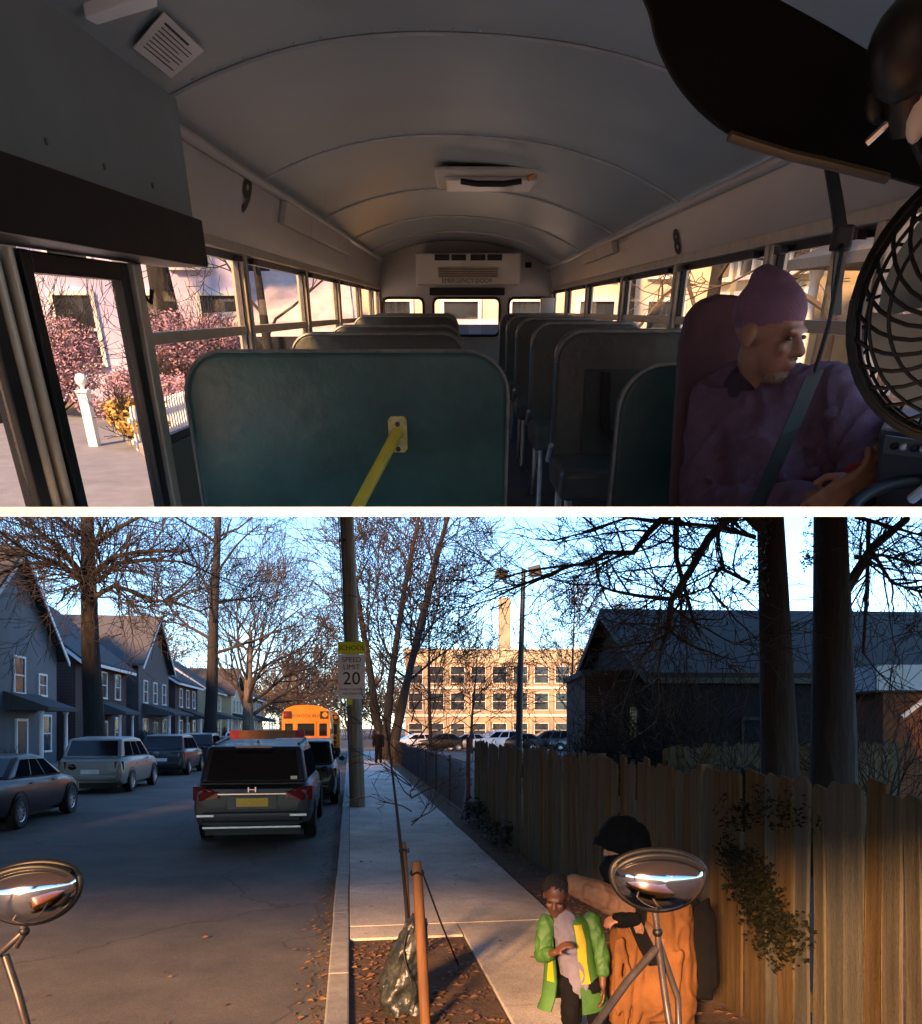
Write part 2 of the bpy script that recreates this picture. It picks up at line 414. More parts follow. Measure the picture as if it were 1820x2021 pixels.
# cove panels
def side(sg, X, posts, ztop, zmid, zbot, zj):
    xi = X
    cv = MB()
    xt = X - sg * 0.06
    for a, b in zip(posts[:-1], posts[1:]):
        pass
    a, b = posts[0] - (0.0 if sg < 0 else 0.6), DR
    cv.hexa([(xi + sg * 0.0, a, ztop), (xi + sg * WT, a, ztop), (xi + sg * WT, b, ztop), (xi, b, ztop), (xt, a, zj), (xt + sg * (0.06 + WT), a, zj), (xt + sg * (0.06 + WT), b, zj), (xt, b, zj)])
    c = bpart("cove_panel", cv, M_cove)
    rail = MB(); rail.tube([(xt - sg * 0.012, a, zj + 0.004), (xt - sg * 0.012, b, zj + 0.004)], 0.022, 8)
    bpart("cove_rail", rail, M_cove, c, smooth=50)
    hd = MB(); hd.bx(xi - sg * 0.015, xi + sg * WT, a, b, ztop - 0.045, ztop - 0.002)
    bpart("window_header", hd, M_post, bevel=0.006)
    lw = MB(); lw.bx(xi, xi + sg * WT, posts[0], DR, ZFL, zbot)
    bpart("side_wall", lw, M_wallp)
    for p in posts:
        ps = MB(); ps.bx(xi - sg * 0.012, xi + sg * WT, p - 0.045, p + 0.045, zbot, ztop - 0.045)
        ps.bx(xi - sg * 0.022, xi - sg * 0.012, p - 0.018, p + 0.018, zbot, ztop - 0.045)
        bpart("window_post", ps, M_post, bevel=0.005)
    for a, b in zip(posts[:-1], posts[1:]):
        a += 0.047; b -= 0.047; zt = ztop - 0.047; xo = xi + sg * 0.02
        fr = MB()
        fw = 0.022
        fr.bx(xo - 0.012, xo + 0.012, a, a + fw, zbot + 0.002, zt); fr.bx(xo - 0.012, xo + 0.012, b - fw, b, zbot + 0.002, zt)
        fr.bx(xo - 0.012, xo + 0.012, a + fw, b - fw, zt - 0.03, zt); fr.bx(xo - 0.012, xo + 0.012, a + fw, b - fw, zbot + 0.002, zbot + 0.03)
        w = bpart("window", fr, M_black if sg > 0 else M_steel)
        rl = MB(); rl.bx(xo - 0.016, xo + 0.016, a + 0.001, b - 0.001, zmid - 0.02, zmid + 0.02)
        bpart("sash_rail", rl, M_post, w, bevel=0.004)
        for z0, z1, dx in ((zmid + 0.02, zt - 0.03, 0), (zbot + 0.03, zmid - 0.02, sg * 0.006)):
            gp_ = MB(); gp_.bx(xo - 0.002 + dx, xo + 0.002 + dx, a + fw, b - fw, z0, z1); bpart("pane", gp_, M_pane, w)
        for yy in (a + 0.10, b - 0.10):
            lt = MB(); lt.bx(xi - sg * 0.03, xi - sg * 0.002, yy - 0.035, yy + 0.035, zt - 0.035, zt - 0.01)
            bpart("latch", lt, M_black, w)
LP = [2.92, 4.4, 6.1, 7.7, 9.3, 10.6, 11.46]
RP = [2.55, 3.46, 4.9, 6.5, 8.3, 9.9, 11.46]
side(-1, XL, LP, 0.285, -0.09, -0.44, 0.56)
side(1, XR, RP, 0.265, -0.05, -0.32, 0.46)
fl = MB(); fl.bx(XL, XR, 1.2, DR, ZFL - 0.05, ZFL); bpart("floor", fl, M_floorp)
# front quarter on the driver's side
fq = MB(); fq.bx(XR, XR + WT, 0.5, 2.5, -0.36, -0.322); fq.bx(XR, XR + WT, 0.3, 1.25, -0.32, 0.46); fq.bx(XR, XR + WT, 0.3, 2.5, -1.1, -0.37); bpart("front_side_wall", fq, M_wallp)
fq = MB(); fq.bx(XL - WT, XL, -0.12, 1.24, -0.40, 0.60); bpart("front_side_wall", fq, M_wallp)
# rear wall with three windows
rw = MB()
def rz(py): return at(910, py, DR).z
def rx(px): return at(px, 612, DR).x
zw1 = rz(588); zwb = rz(662); zwb2 = rz(637)
cols = [(rx(757), rx(836), zwb2), (rx(856), rx(986), zwb), (rx(1004), rx(1083), zwb2)]
top = 0.90
edges = [XL, cols[0][0], cols[0][1], cols[1][0], cols[1][1], cols[2][0], cols[2][1], XR]
for i in range(0, 8, 2): rw.bx(edges[i], edges[i + 1], DR, DR + 0.05, ZFL, zw1)
for a, b, z in cols: rw.bx(a, b, DR, DR + 0.05, ZFL, z)
rw.bx(XL, XR, DR, DR + 0.05, zw1 + 0.0005, top)
rear = bpart("rear_wall", rw, M_cove)
for i, (a, b, z) in enumerate(cols):
    r = 0.07; cx = [(a + r, zw1 - r), (b - r, zw1 - r), (b - r, z + r), (a + r, z + r)]
    pts = []
    for k, (qx, qz) in enumerate(cx):
        for s_ in range(5):
            w = math.pi - math.pi / 2 * k - math.pi / 2 * s_ / 4; pts.append(Vector((qx + r * math.cos(w), DR - 0.005, qz + r * math.sin(w))))
    fr = MB(); fr.tube(pts + [pts[0]], 0.016, 6)
    # corner fillers
    for k, (qx, qz) in enumerate(cx):
        cxn, czn = [(a, zw1), (b, zw1), (b, z), (a, z)][k]
        fr.prism([(cxn, DR, czn)] + [tuple(p + Vector((0, 0.005, 0))) for p in pts[k * 5:(k + 1) * 5]], (0, 0.03, 0))
    w = bpart("rear_window", fr, M_black)
    g = MB(); g.bx(a, b, DR + 0.02, DR + 0.024, z, zw1); bpart("pane", g, M_pane, w)
hb = MB(); p0 = at(848, 568, 11.45); p1 = at(996, 583, 11.45); hb.bx(p0.x, p1.x, 11.40, 11.49, p1.z, p0.z); bpart("door_header_pad", hb, M_black, bevel=0.01)
rdr = MB(); rdr.bx(rx(848), rx(994), 11.47, 11.49, ZFL, zwb - 0.03); bpart("rear_door", rdr, M_cove, bevel=0.004)
# air conditioner over the rear door
a0 = at(820, 499, 11.0); a1 = at(1026, 561, 11.0)
acm = MB(); acm.bx(a0.x, a1.x, 11.0, 11.46, a1.z, a0.z); ac = bpart("air_conditioner", acm, M_acw, bevel=0.02)
for px in (858, 891, 929, 962):
    q0 = at(px, 502, 11.0); q1 = at(px + 29, 514, 11.0); v = MB(); v.bx(q0.x, q1.x, 10.985, 11.001, q1.z, q0.z)
    vv = bpart("vent", v, M_black, ac)
q0 = at(866, 529, 11.0); q1 = at(982, 547, 11.0); v = MB(); v.bx(q0.x, q1.x, 10.988, 11.001, q1.z, q0.z); bpart("return_grille", v, mat("grille_brown", (0.13, 0.10, 0.07), 0.6), ac)
gl = MB()
for k in range(5): gl.bx(q0.x - 0.02, q1.x + 0.02, 10.975, 10.987, q1.z + (q0.z - q1.z) * k / 4 - 0.004, q1.z + (q0.z - q1.z) * k / 4 + 0.004)
bpart("louvre", gl, mat("louvre_tan", (0.3, 0.26, 0.2), 0.5), ac)
tx = xf(text_mb("EMERGENCY DOOR", 0.07), Matrix.Translation(at(922, 554, 10.985))); bpart("lettering", tx, M_ink, ac)
q0 = at(1043, 523, 11.47); v = MB(); v.bx(q0.x - 0.04, q0.x + 0.04, 11.46, 11.495, q0.z - 0.03, q0.z + 0.03); bpart("buzzer", v, M_black)
q0 = at(1083, 587, 11.3); v = MB(); v.bx(q0.x - 0.10, q0.x + 0.08, 11.3, 11.4, q0.z - 0.45, q0.z); bpart("corner_box", v, M_cove, bevel=0.01)
# roof hatch
hc = at(985, 398, 6.0)
ht = MB(); zc = ceil_z(0.2)
ht.bx(-0.16, 0.52, 5.55, 6.2, zc - 0.05, zc - 0.012)
hatch = bpart("roof_hatch", ht, M_acw, bevel=0.015)
h2 = MB(); h2.bx(-0.10, 0.46, 5.62, 6.12, zc - 0.075, zc - 0.05); bpart("hatch_lid", h2, M_cove, hatch, bevel=0.012)
h3 = MB(); h3.tube([(0.0, 5.56, zc - 0.085), (0.10, 5.54, zc - 0.10), (0.26, 5.54, zc - 0.10), (0.36, 5.56, zc - 0.085)], 0.016, 8); bpart("handle", h3, M_black, hatch, smooth=50)
h4 = MB(); h4.tube([(0.40, 5.56, zc - 0.075), (0.48, 5.58, zc - 0.02)], 0.014, 8); bpart("warning_tag", h4, mat("tag_red", (0.4, 0.16, 0.05), 0.5), hatch)
# lamp covers and digits on the coves
def cove_pt(sg, d, f):  # f 0 bottom..1 top
    if sg < 0: x0, z0, x1, z1 = XL, 0.285, XL + 0.06, 0.56
    else: x0, z0, x1, z1 = XR, 0.265, XR - 0.06, 0.46
    return Vector((x0 + (x1 - x0) * f, d, z0 + (z1 - z0) * f))
for sg, lst in ((-1, [(5.2, 6.0), (6.03, 7.3), (7.33, 8.0)]), (1, [(6.6, 7.4), (7.43, 8.2)])):
    for a, b in lst:
        p, q = cove_pt(sg, a, 0.55), cove_pt(sg, a, 0.95)
        i = Vector((-sg * 0.045, 0, -0.005))
        mb = MB(); yy = Vector((0, b - a, 0))
        mb.hexa([p, p + i, q + i, q, p + yy, p + i + yy, q + i + yy, q + yy]); o = bpart("lamp_cover", mb, M_acw, bevel=0.01)
def decal(txt, size, sg, px, py, m, skew=0.0, bold=0.0):
    X = XL + 0.03 if sg < 0 else XR - 0.03
    c = atx(px, py, X); f = (c.z - (0.285 if sg < 0 else 0.265)) / (0.275 if sg < 0 else 0.195)
    c = cove_pt(sg, c.y, max(0.1, min(0.9, f))) + Vector((-sg * 0.004, 0, 0))
    up = (cove_pt(sg, c.y, 1) - cove_pt(sg, c.y, 0)).normalized(); rt = Vector((0, 1, 0)) if sg < 0 else Vector((0, -1, 0))
    mb = text_mb(txt, size, bold=bold); mb.v = [c + rt * (p.x * 1.7 + skew * p.z) + up * p.z for p in mb.v]
    return bpart("lettering", mb, m)
decal("9", 0.20, -1, 480, 388, M_ink, 0.25, 0.008)
decal("8", 0.16, 1, 1333, 480, M_ink, 0.0, 0.006)
decal("EMERGENCY EXIT", 0.06, 1, 1228, 466, mat("faded_ink", (0.2, 0.13, 0.1), 0.6))
# door-gear cover, black header and notices above the entrance
bx_ = MB(); bx_.bx(XL, -0.95, -0.1, 3.24, 0.28, 0.70); cover = bpart("door_gear_cover", bx_, mat("cover_grey", (0.15, 0.19, 0.20), 0.45, 0.12, 2), bevel=0.012)
sc = MB()
for q in ((90, 285), (205, 335), (300, 372)):
    p = atx(q[0], q[1] - 6, -0.95); sc.ell((-0.948, p.y, p.z), (0.004, 0.008, 0.008), 8, 5)
bpart("screw", sc, M_steel, cover)
bh = MB(); bh.bx(XL, -0.91, -0.1, 3.20, 0.135, 0.278); bpart("entrance_header", bh, mat("header_black", (0.004, 0.003, 0.004), 0.5, spec=.3), bevel=0.006)
def on_ceiling(px, py, gap):
    d = 0.8
    while d < 11:
        p = at(px, py, d)
        if p.z > ceil_z(p.x) - gap: return p
        d += 0.005
    return at(px, py, 2)
pq = [on_ceiling(x, y, 0.012) for x, y in ((262, 92), (322, 22), (402, 98), (338, 152))]
c0 = sum(pq, Vector()) / 4; U = (pq[2] - pq[1]).normalized(); V = (pq[1] - pq[0]).normalized()
nn = (pq[1] - pq[0]).cross(pq[3] - pq[0]).normalized(); nn = nn if nn.z < 0 else -nn; pb = MB(); pb.prism([p for p in pq], nn * 0.003); lab = bpart("notice", pb, M_paper)
for k in range(8):
    f0 = 0.10 + k * 0.10; mb = MB()
    a = pq[0].lerp(pq[1], 0.93 - f0 * 0.95).lerp(pq[3].lerp(pq[2], 0.93 - f0 * 0.95), 0.12); b = pq[0].lerp(pq[1], 0.93 - f0 * 0.95).lerp(pq[3].lerp(pq[2], 0.93 - f0 * 0.95), 0.88 if k % 3 else 0.7)
    dv = (pq[1] - pq[0]).normalized() * (0.004 if k else 0.009)
    mb.prism([a + nn * 0.0035, b + nn * 0.0035, b + nn * 0.0035 + dv, a + nn * 0.0035 + dv], nn * 0.0006); bpart("print_line", mb, M_ink, lab)
pq = [on_ceiling(x, y, 0.03) for x, y in ((168, 38), (300, -12), (312, 14), (192, 50))]
mb = MB(); mb.prism(pq, (0.0, 0, 0.03)); bpart("white_bracket", mb, M_white, bevel=0.004)
# folding entrance door
dz0, dz1 = -1.05, 0.13
def leaf(a, b, name):
    mb = MB(); xo = XL + 0.01
    mb.bx(xo - 0.02, xo + 0.02, a, a + 0.05, dz0, dz1); mb.bx(xo - 0.02, xo + 0.02, b - 0.06, b, dz0, dz1)
    mb.bx(xo - 0.02, xo + 0.02, a + 0.05, b - 0.06, dz1 - 0.05, dz1 - 0.001); mb.bx(xo - 0.02, xo + 0.02, a + 0.05, b - 0.06, dz0, -0.74)
    o = bpart(name, mb, M_black, bevel=0.006)
    g = MB(); g.bx(xo - 0.003, xo + 0.003, a + 0.05, b - 0.06, -0.74, dz1 - 0.05); bpart("pane", g, M_pane, o)
    return o
l1 = leaf(1.25, 1.99, "door_leaf"); l2 = leaf(2.13, 2.80, "door_leaf")
for d in (2.015, 2.085):
    mb = MB(); mb.tube([(XL + 0.02, d, dz0), (XL + 0.02, d, dz1)], 0.017, 8); bpart("door_edge_strip", mb, M_post, l2, smooth=50)
mb = MB(); mb.bx(XL - 0.02, XL + 0.0, 1.995, 2.125, dz0, dz1); bpart("hinge_rubber", mb, M_rubber, l2)
mb = MB(); mb.bx(XL - 0.02, XL + 0.045, 2.805, 2.87, dz0, 0.13); bpart("door_post", mb, M_post, bevel=0.006)
hk = MB(); p = atx(284, 585, XL + 0.03); hk.tube([p + Vector((0, 0, 0.16)), p, p + Vector((0.02, 0.0, -0.02)), p + Vector((0.03, 0, 0.02))], 0.008, 6); bpart("coat_hook", hk, M_black)

# ------------------------------------------------------------------ seats, barriers, stanchion
def rounded(w, zt, zb, r, n=7):
    pts = [(-w / 2, zb), (w / 2, zb)]
    for i in range(n + 1):
        a = math.pi / 2 * i / n; pts.append((w / 2 - r + r * math.cos(a), zt - r + r * math.sin(a)))
    for i in range(n + 1):
        a = math.pi / 2 + math.pi / 2 * i / n; pts.append((-w / 2 + r + r * math.cos(a), zt - r + r * math.sin(a)))
    return pts
def barrier(name, label, x0, x1, d, zt, r, m):
    cx = (x0 + x1) / 2
    t = thing(name, label, "barrier", (cx, d, ZFL), BUS)
    pts = rounded(x1 - x0, zt - ZFL, -0.0 + 0.22, r)
    mb = MB(); mb.prism([(x, -0.045, z) for x, z in pts], (0, 0.09, 0)); part(t, "padded_panel", mb, m, smooth=50, bevel=0.022, seg=3)
    pp = MB(); pp.tube([(x, -0.04, z) for x, z in pts[1:] + pts[:1]], 0.007, 5); part(t, "piping", pp, M_piping, smooth=60)
    for sg in (-1, 1):
        lg = MB(); lg.tube([(sg * (x1 - x0) * 0.35, 0, 0), (sg * (x1 - x0) * 0.35, 0, 0.3)], 0.018, 8); part(t, "leg", lg, M_steel)
    return t
barrier("crash_barrier", "large teal padded crash barrier behind the door with yellow rail on it", -0.985, 0.17, 3.0, -0.125, 0.15, M_vinyl)
barrier("crash_barrier", "dark green crash barrier standing right behind the driver's seat", 0.58, 1.17, 3.05, -0.17, 0.16, mat("dark_green_vinyl", (0.018, 0.050, 0.046), 0.36, 0.3, 2.2, 0.4, 16))
st0 = at(785, 852, 2.94); st1 = at(690, 1030, 2.55)
stt = thing("stanchion", "bright yellow grab rail bolted to the teal crash barrier", "grab rail", st1, BUS)
mb = MB(); mb.tube([st0 + Vector((0, -0.02, 0)), st1 + (st1 - st0) * 0.6], 0.021, 12); part(stt, "rail", mb, M_yellow, smooth=50, ab=True)
fp = MB(); ww, hh = 0.034, 0.062; fp.prism([(st0.x + x, 2.952, st0.z - 0.01 + z) for x, z in ((-ww, -hh * .8), (-ww * .7, -hh), (ww * .7, -hh), (ww, -hh * .8), (ww, hh * .8), (ww * .7, hh), (-ww * .7, hh), (-ww, hh * .8))], (0, -0.012, 0)); flg = part(stt, "flange", fp, mat("flange_yellow", (0.75, 0.62, 0.25), 0.35, 0.3, 30), ab=True, bevel=0.002)
for dz in (0.036, -0.05):
    bt = MB(); bt.ell((st0.x, 2.938, st0.z - 0.01 + dz), 0.009, 8, 6); part(stt, "bolt", bt, M_steel, ab=True, smooth=60)

def bus_seat(label, x0, x1, d, zt, group):
    cx = (x0 + x1) / 2; w = x1 - x0; H = zt - ZFL
    t = thing("passenger_bench", label, "bench", (cx, d, ZFL), BUS, group=group)
    pts = rounded(w, H, 0.40, 0.13)
    mb = MB(); mb.prism([(x, -0.05 + (z - 0.4) * 0.10, z) for x, z in pts], (0, 0.10, 0)); part(t, "backrest", mb, M_vinyl2, smooth=50, bevel=0.03, seg=3)
    pp = MB(); pp.tube([(x * 0.985, -0.052 + (z - 0.4) * 0.10, z - 0.01) for x, z in pts[2:]], 0.008, 5); part(t, "piping", pp, M_piping, smooth=60)
    ins = MB(); ins.prism([(x, -0.058 + (z - 0.4) * 0.10, z) for x, z in ((-w * .30, 0.50), (w * .34, 0.50), (w * .34, H - 0.17), (-w * .30, H - 0.17))], (0, 0.012, 0)); i = part(t, "child_seat_panel", ins, M_inset, bevel=0.005)
    for sx in (-0.12, 0.14):
        sb = MB(); sb.ribbon([(sx, -0.066 + (H - .6) * 0.1, H - 0.18), (sx * 0.9, -0.085 + 0.03, H - 0.42), (sx * 0.5, -0.11, 0.56)], (1, 0, 0), 0.04, 0.004); part(i, "strap", sb, M_black)
    bk = MB(); bk.box((0.05, -0.15, 0.56), (0.10, 0.03, 0.05), Matrix.Rotation(0.3, 4, 'Y')); part(i, "buckle", bk, M_alu, bevel=0.006)
    cu = MB(); cu.bx(-w / 2, w / 2, -0.46, 0.02, 0.36, 0.50); part(t, "cushion", cu, M_vinyl2, bevel=0.04, seg=3, smooth=50)
    for sx in (-1, 1):
        lg = MB(); lg.tube([(sx * w * 0.42, -0.36, 0), (sx * w * 0.42, -0.34, 0.37)], 0.017, 8); part(t, "leg", lg, M_alu)
        lg = MB(); lg.tube([(sx * w * 0.42, 0.05, 0), (sx * w * 0.42, 0.02, 0.37)], 0.017, 8); part(t, "leg", lg, M_alu)
    ar = MB(); ar.tube([(-w / 2 - 0.006, -0.09, 0.55), (-w / 2 - 0.006, -0.02, 0.50), (-w / 2 - 0.006, 0.03, 0.46)], 0.013, 6); part(t, "hinge_bracket", ar, M_alu)
    return t
ordn = ["front", "second", "third", "fourth", "rearmost"]
for i, d in enumerate((3.95, 5.35, 6.85, 8.35, 9.85)):
    bus_seat(ordn[i] + (" of the dark vinyl seats" if i else " dark vinyl seat") + " in the row along the driver's side", 0.44, 1.165, d, (-0.075, -0.06, -0.05, -0.04, -0.03)[i], "seats along the driver's side")
ordn = ["first", "second", "third", "last"]
for i, d in enumerate((5.15, 6.7, 8.2, 9.7)):
    bus_seat(ordn[i] + " dark vinyl seat behind the teal barrier on the door side", -1.04, 0.03 - 0.02 * i, d, (-0.115, -0.10, -0.04, -0.03)[i], "seats along the door side")

# ------------------------------------------------------------------ driver's seat, driver, belt, fan, visor, dashboard
M_dseat = mat("driver_seat_fabric", (0.085, 0.042, 0.055), 0.85, 0.2, 8, 0.25, 150)
sb = at(1420, 1000, 2.62)
ds = thing("driver_chair", "tall plum coloured high-back seat behind the driver", "seat", (0.92, 2.62, ZFL), BUS)
outl = [(1322, 1060), (1335, 830), (1345, 680), (1360, 620), (1385, 592), (1420, 580), (1460, 582), (1490, 600), (1505, 650), (1520, 760), (1640, 800), (1650, 1060)]
mb = MB(); mb.prism([at(x, y, 2.58) for x, y in outl], (0.02, 0.13, 0.0)); part(ds, "backrest", mb, M_dseat, ab=True, bevel=0.035, seg=4, smooth=50)
cu = MB(); cu.bx(0.62, 1.12, 2.05, 2.66, -0.72, -0.58); part(ds, "cushion", cu, M_dseat, ab=True, bevel=0.04)
pe = MB(); pe.bx(0.75, 1.0, 2.2, 2.55, ZFL, -0.72); part(ds, "pedestal", pe, M_black, ab=True)

M_skin = mat("skin_brown", (0.27, 0.13, 0.08), 0.5, 0.15, 12, 0.1, 200)
M_hat = mat("mauve_knit", (0.17, 0.085, 0.13), 0.9, 0.15, 20, 0.5, 260)
M_jacket = mat("purple_jacket", (0.125, 0.078, 0.120), 0.9, 0.12, 30, 0.5, 300, spec=.2)
M_tee = mat("dark_shirt", (0.03, 0.022, 0.04), 0.9, 0.2, 10, 0.3, 160)
M_cuff = mat("red_cuff", (0.28, 0.02, 0.04), 0.8, 0.15, 20)
def person_part(t, name, mb, m, vox, sm=6, wr=0.0, fr=9.0, zk=0.75, **kw):
    return part(t, name, remesh(mb, vox, sm, wr, fr, zk), m, smooth=80, **kw)
def hand(mb, wrist, dirn, palm_n, s=1.0, curl=0.5, spread=0.12):
    """palm and five bent fingers at a wrist; dirn = fingers' direction, palm_n = out of the palm"""
    dirn = Vector(dirn).normalized(); n = Vector(palm_n); n = (n - dirn * n.dot(dirn)).normalized(); sd = dirn.cross(n).normalized()
    w = Vector(wrist)
    for k, o in enumerate((-0.030, -0.010, 0.010, 0.028)):
        a = w + dirn * 0.015 * s + sd * o * 0.7 * s; b = w + dirn * 0.085 * s + sd * o * s
        mb.caps(a, b, 0.013 * s, 0.012 * s, 8)
        L = (0.040, 0.045, 0.042, 0.032)[k] * s; p = b; ang = 0.0
        for j in range(3):
            ang += curl * (0.8 if j == 0 else 1.0)
            q = p + (dirn * math.cos(ang) + n * math.sin(ang) + sd * spread * (k - 1.5) * 0.5) * L * (1, 0.75, 0.6)[j]
            mb.caps(p, q, 0.0095 * s, 0.0085 * s, 8); p = q
    p = w + dirn * 0.03 * s - sd * 0.03 * s
    q = p + (dirn * 0.6 - sd * 0.6 + n * 0.4) * 0.045 * s; mb.caps(p, q, 0.012 * s, 0.0105 * s, 8)
    r = q + (dirn * 0.8 - sd * 0.1 + n * 0.5) * 0.035 * s; mb.caps(q, r, 0.0105 * s, 0.009 * s, 8)
def head(mb, c, fwd, up, s=1.0):
    """head of height ~0.23 s around c, face along fwd"""
    f = Vector(fwd).normalized(); u = Vector(up); u = (u - f * u.dot(f)).normalized(); r = f.cross(u).normalized(); c = Vector(c)
    M = Matrix((r, f, u)).transposed()
    def P(x, y, z): return c + (r * x + f * y + u * z) * s
    mb.ell(P(0, -0.012, 0.03), (0.073 * s, 0.092 * s, 0.085 * s), 16, 11, M)      # skull
    mb.ell(P(0, 0.030, -0.045), (0.055 * s, 0.058 * s, 0.065 * s), 14, 9, M)      # face, jaw
    mb.ell(P(0, 0.055, -0.092), (0.030 * s, 0.026 * s, 0.022 * s), 10, 8, M)      # chin
    mb.ell(P(0, 0.078, 0.012), (0.048 * s, 0.012 * s, 0.010 * s), 10, 6, M)       # brow
    mb.caps(P(0, 0.080, 0.0), P(0, 0.100, -0.034), 0.010 * s, 0.014 * s, 8)       # nose
    for sx in (-1, 1):
        mb.ell(P(sx * 0.014, 0.092, -0.038), 0.009 * s, 8, 6)
        mb.ell(P(sx * 0.036, 0.066, -0.028), (0.020 * s, 0.018 * s, 0.018 * s), 8, 6, M)
        mb.ell(P(sx * 0.074, -0.012, -0.010), (0.010 * s, 0.020 * s, 0.032 * s), 8, 7, M)
    mb.ell(P(0, 0.083, -0.060), (0.026 * s, 0.009 * s, 0.006 * s), 10, 5, M)      # lips
    mb.ell(P(0, 0.081, -0.071), (0.022 * s, 0.010 * s, 0.007 * s), 10, 5, M)
    return P, M
drv = thing("person", "driver in purple jacket and mauve knit hat seated with hands clasped", "person", (0.92, 2.35, -0.58), BUS)
hc = at(1520, 655, 2.36); fwd = Vector((0.60, -0.80, -0.10)); upv = Vector((0.02, -0.06, 1))
sk = MB(); P, HM = head(sk, hc, fwd, upv, 1.06)
shA = at(1420, 800, 2.50); shB = at(1640, 785, 2.28); neck = at(1515, 765, 2.40)
sk.caps(P(0, -0.02, -0.06), neck, 0.056, 0.062)
elA = at(1400, 1010, 2.36); elB = at(1718, 905, 2.10)
hA = at(1628, 985, 1.86); hB = at(1690, 952, 1.88)
belly = at(1545, 1010, 2.22)
for a, b in ((shA, shB), (shA, belly), (shB, belly)): sk.caps(a, b + Vector((0, 0.08, 0)) if b is belly else b, 0.04)
sk.caps(shA, elA, 0.045, 0.04); sk.caps(elA, hA, 0.04, 0.027); sk.caps(shB, elB, 0.045, 0.04); sk.caps(elB, hB, 0.04, 0.027)
hand(sk, hA, (at(1690, 955, 1.82) - hA), (0.2, 0.6, 0.6), 0.95, 0.55)
hand(sk, hB, (at(1650, 985, 1.80) - hB), (-0.1, 0.7, -0.5), 0.95, 0.6)
person_part(drv, "body", sk, M_skin, 0.0065, 2, ab=True)
jk = MB()
chest = at(1520, 880, 2.36)
jk.caps(shA, at(1400, 1040, 2.42), 0.085, 0.10); jk.caps(shA, shB, 0.085, 0.085); jk.caps(shB, at(1640, 1040, 2.22), 0.085, 0.12)
jk.caps(chest, at(1530, 1050, 2.26), 0.13, 0.17); jk.caps(chest, shA, 0.12, 0.08); jk.caps(chest, shB, 0.12, 0.08)
jk.caps(at(1468, 772, 2.47), at(1562, 785, 2.37), 0.088, 0.078)
jk.caps(shA, elA, 0.078, 0.066); jk.caps(elA, hA.lerp(elA, 0.15), 0.066, 0.042)
jk.caps(shB, elB, 0.078, 0.066); jk.caps(elB, hB.lerp(elB, 0.22), 0.066, 0.043)
rngf = random.Random(3)
for k in range(15):   # folds
    a, b = rngf.choice(((shA, elA), (shB, elB), (elB, hB), (chest, belly)))
    f = rngf.uniform(0.15, 0.85); p = a.lerp(b, f); dd = (b - a).normalized(); o = dd.cross(Vector((rngf.uniform(-1, 1), -1, rngf.uniform(-.3, .3)))).normalized()
    r = 0.055 if a is not chest else 0.12
    q = p + Vector((0, -r, 0)); jk.caps(q - o * 0.06 + dd * 0.02, q + o * 0.06 - dd * 0.02, 0.013, 0.011, 8)
person_part(drv, "jacket", jk, M_jacket, 0.009, 4, ab=True, wr=0.015, fr=8)
cl = MB()
for sgn in (-1, 1):
    a = neck + Vector((0.02, -0.02, 0.02)); cl.caps(a + Vector((sgn * 0.07, 0.02, 0.02)), a + Vector((0.05 + sgn * 0.035, -0.10, -0.05)), 0.022, 0.016)
cl.caps(neck + Vector((-0.06, 0.02, 0.0)), neck + Vector((0.06, -0.02, -0.005)), 0.062, 0.058)
person_part(drv, "collar", cl, M_tee, 0.007, 3, ab=True)
ht_ = MB()
ht_.ell(P(0, -0.016, 0.045), (0.083, 0.104, 0.086), 18, 12, HM)
ht_.caps(P(0, -0.02, 0.075), P(0.0, -0.05, 0.108), 0.070, 0.044)
mbh = remesh(ht_, 0.007, 4); lim = P(0, 0, 0.022)
nz_ = (HM @ Vector((0, -0.28, 1))).normalized()
hat2 = MB(); keep = [((p - lim).dot(nz_) > -0.012) for p in mbh.v]; idx = {}
for i, p in enumerate(mbh.v):
    if keep[i]: idx[i] = len(hat2.v); hat2.v.append(p)
for f in mbh.f:
    if all(keep[i] for i in f): hat2.f.append(tuple(idx[i] for i in f))
part(drv, "knit_hat", hat2, M_hat, smooth=80, ab=True)
ey = MB()
for sx in (-1, 1): ey.ell(P(sx * 0.031, 0.078, -0.004), (0.012, 0.008, 0.006), 8, 6, HM)
part(drv, "eyes", ey, mat("eye_dark", (0.03, 0.015, 0.012), 0.3), ab=True, smooth=80)
bd = MB(); bd.ell(P(0, .050, -.098), (.040, .034, .026), 12, 8, HM)
bd.ell(P(0, .088, -.052), (.026, .006, .005), 10, 5, HM)
part(drv, "beard", remesh(bd, .006, 2), mat("beard_grey", (.20, .12, .09), .95, .4, 60, .6, 200), smooth=80, ab=True)
cf = MB(); v = (hB - elB).normalized(); cf.tube([hB.lerp(elB, 0.20), hB.lerp(elB, 0.05)], [0.045, 0.041], 12); part(drv, "cuff", cf, M_cuff, smooth=50, ab=True)

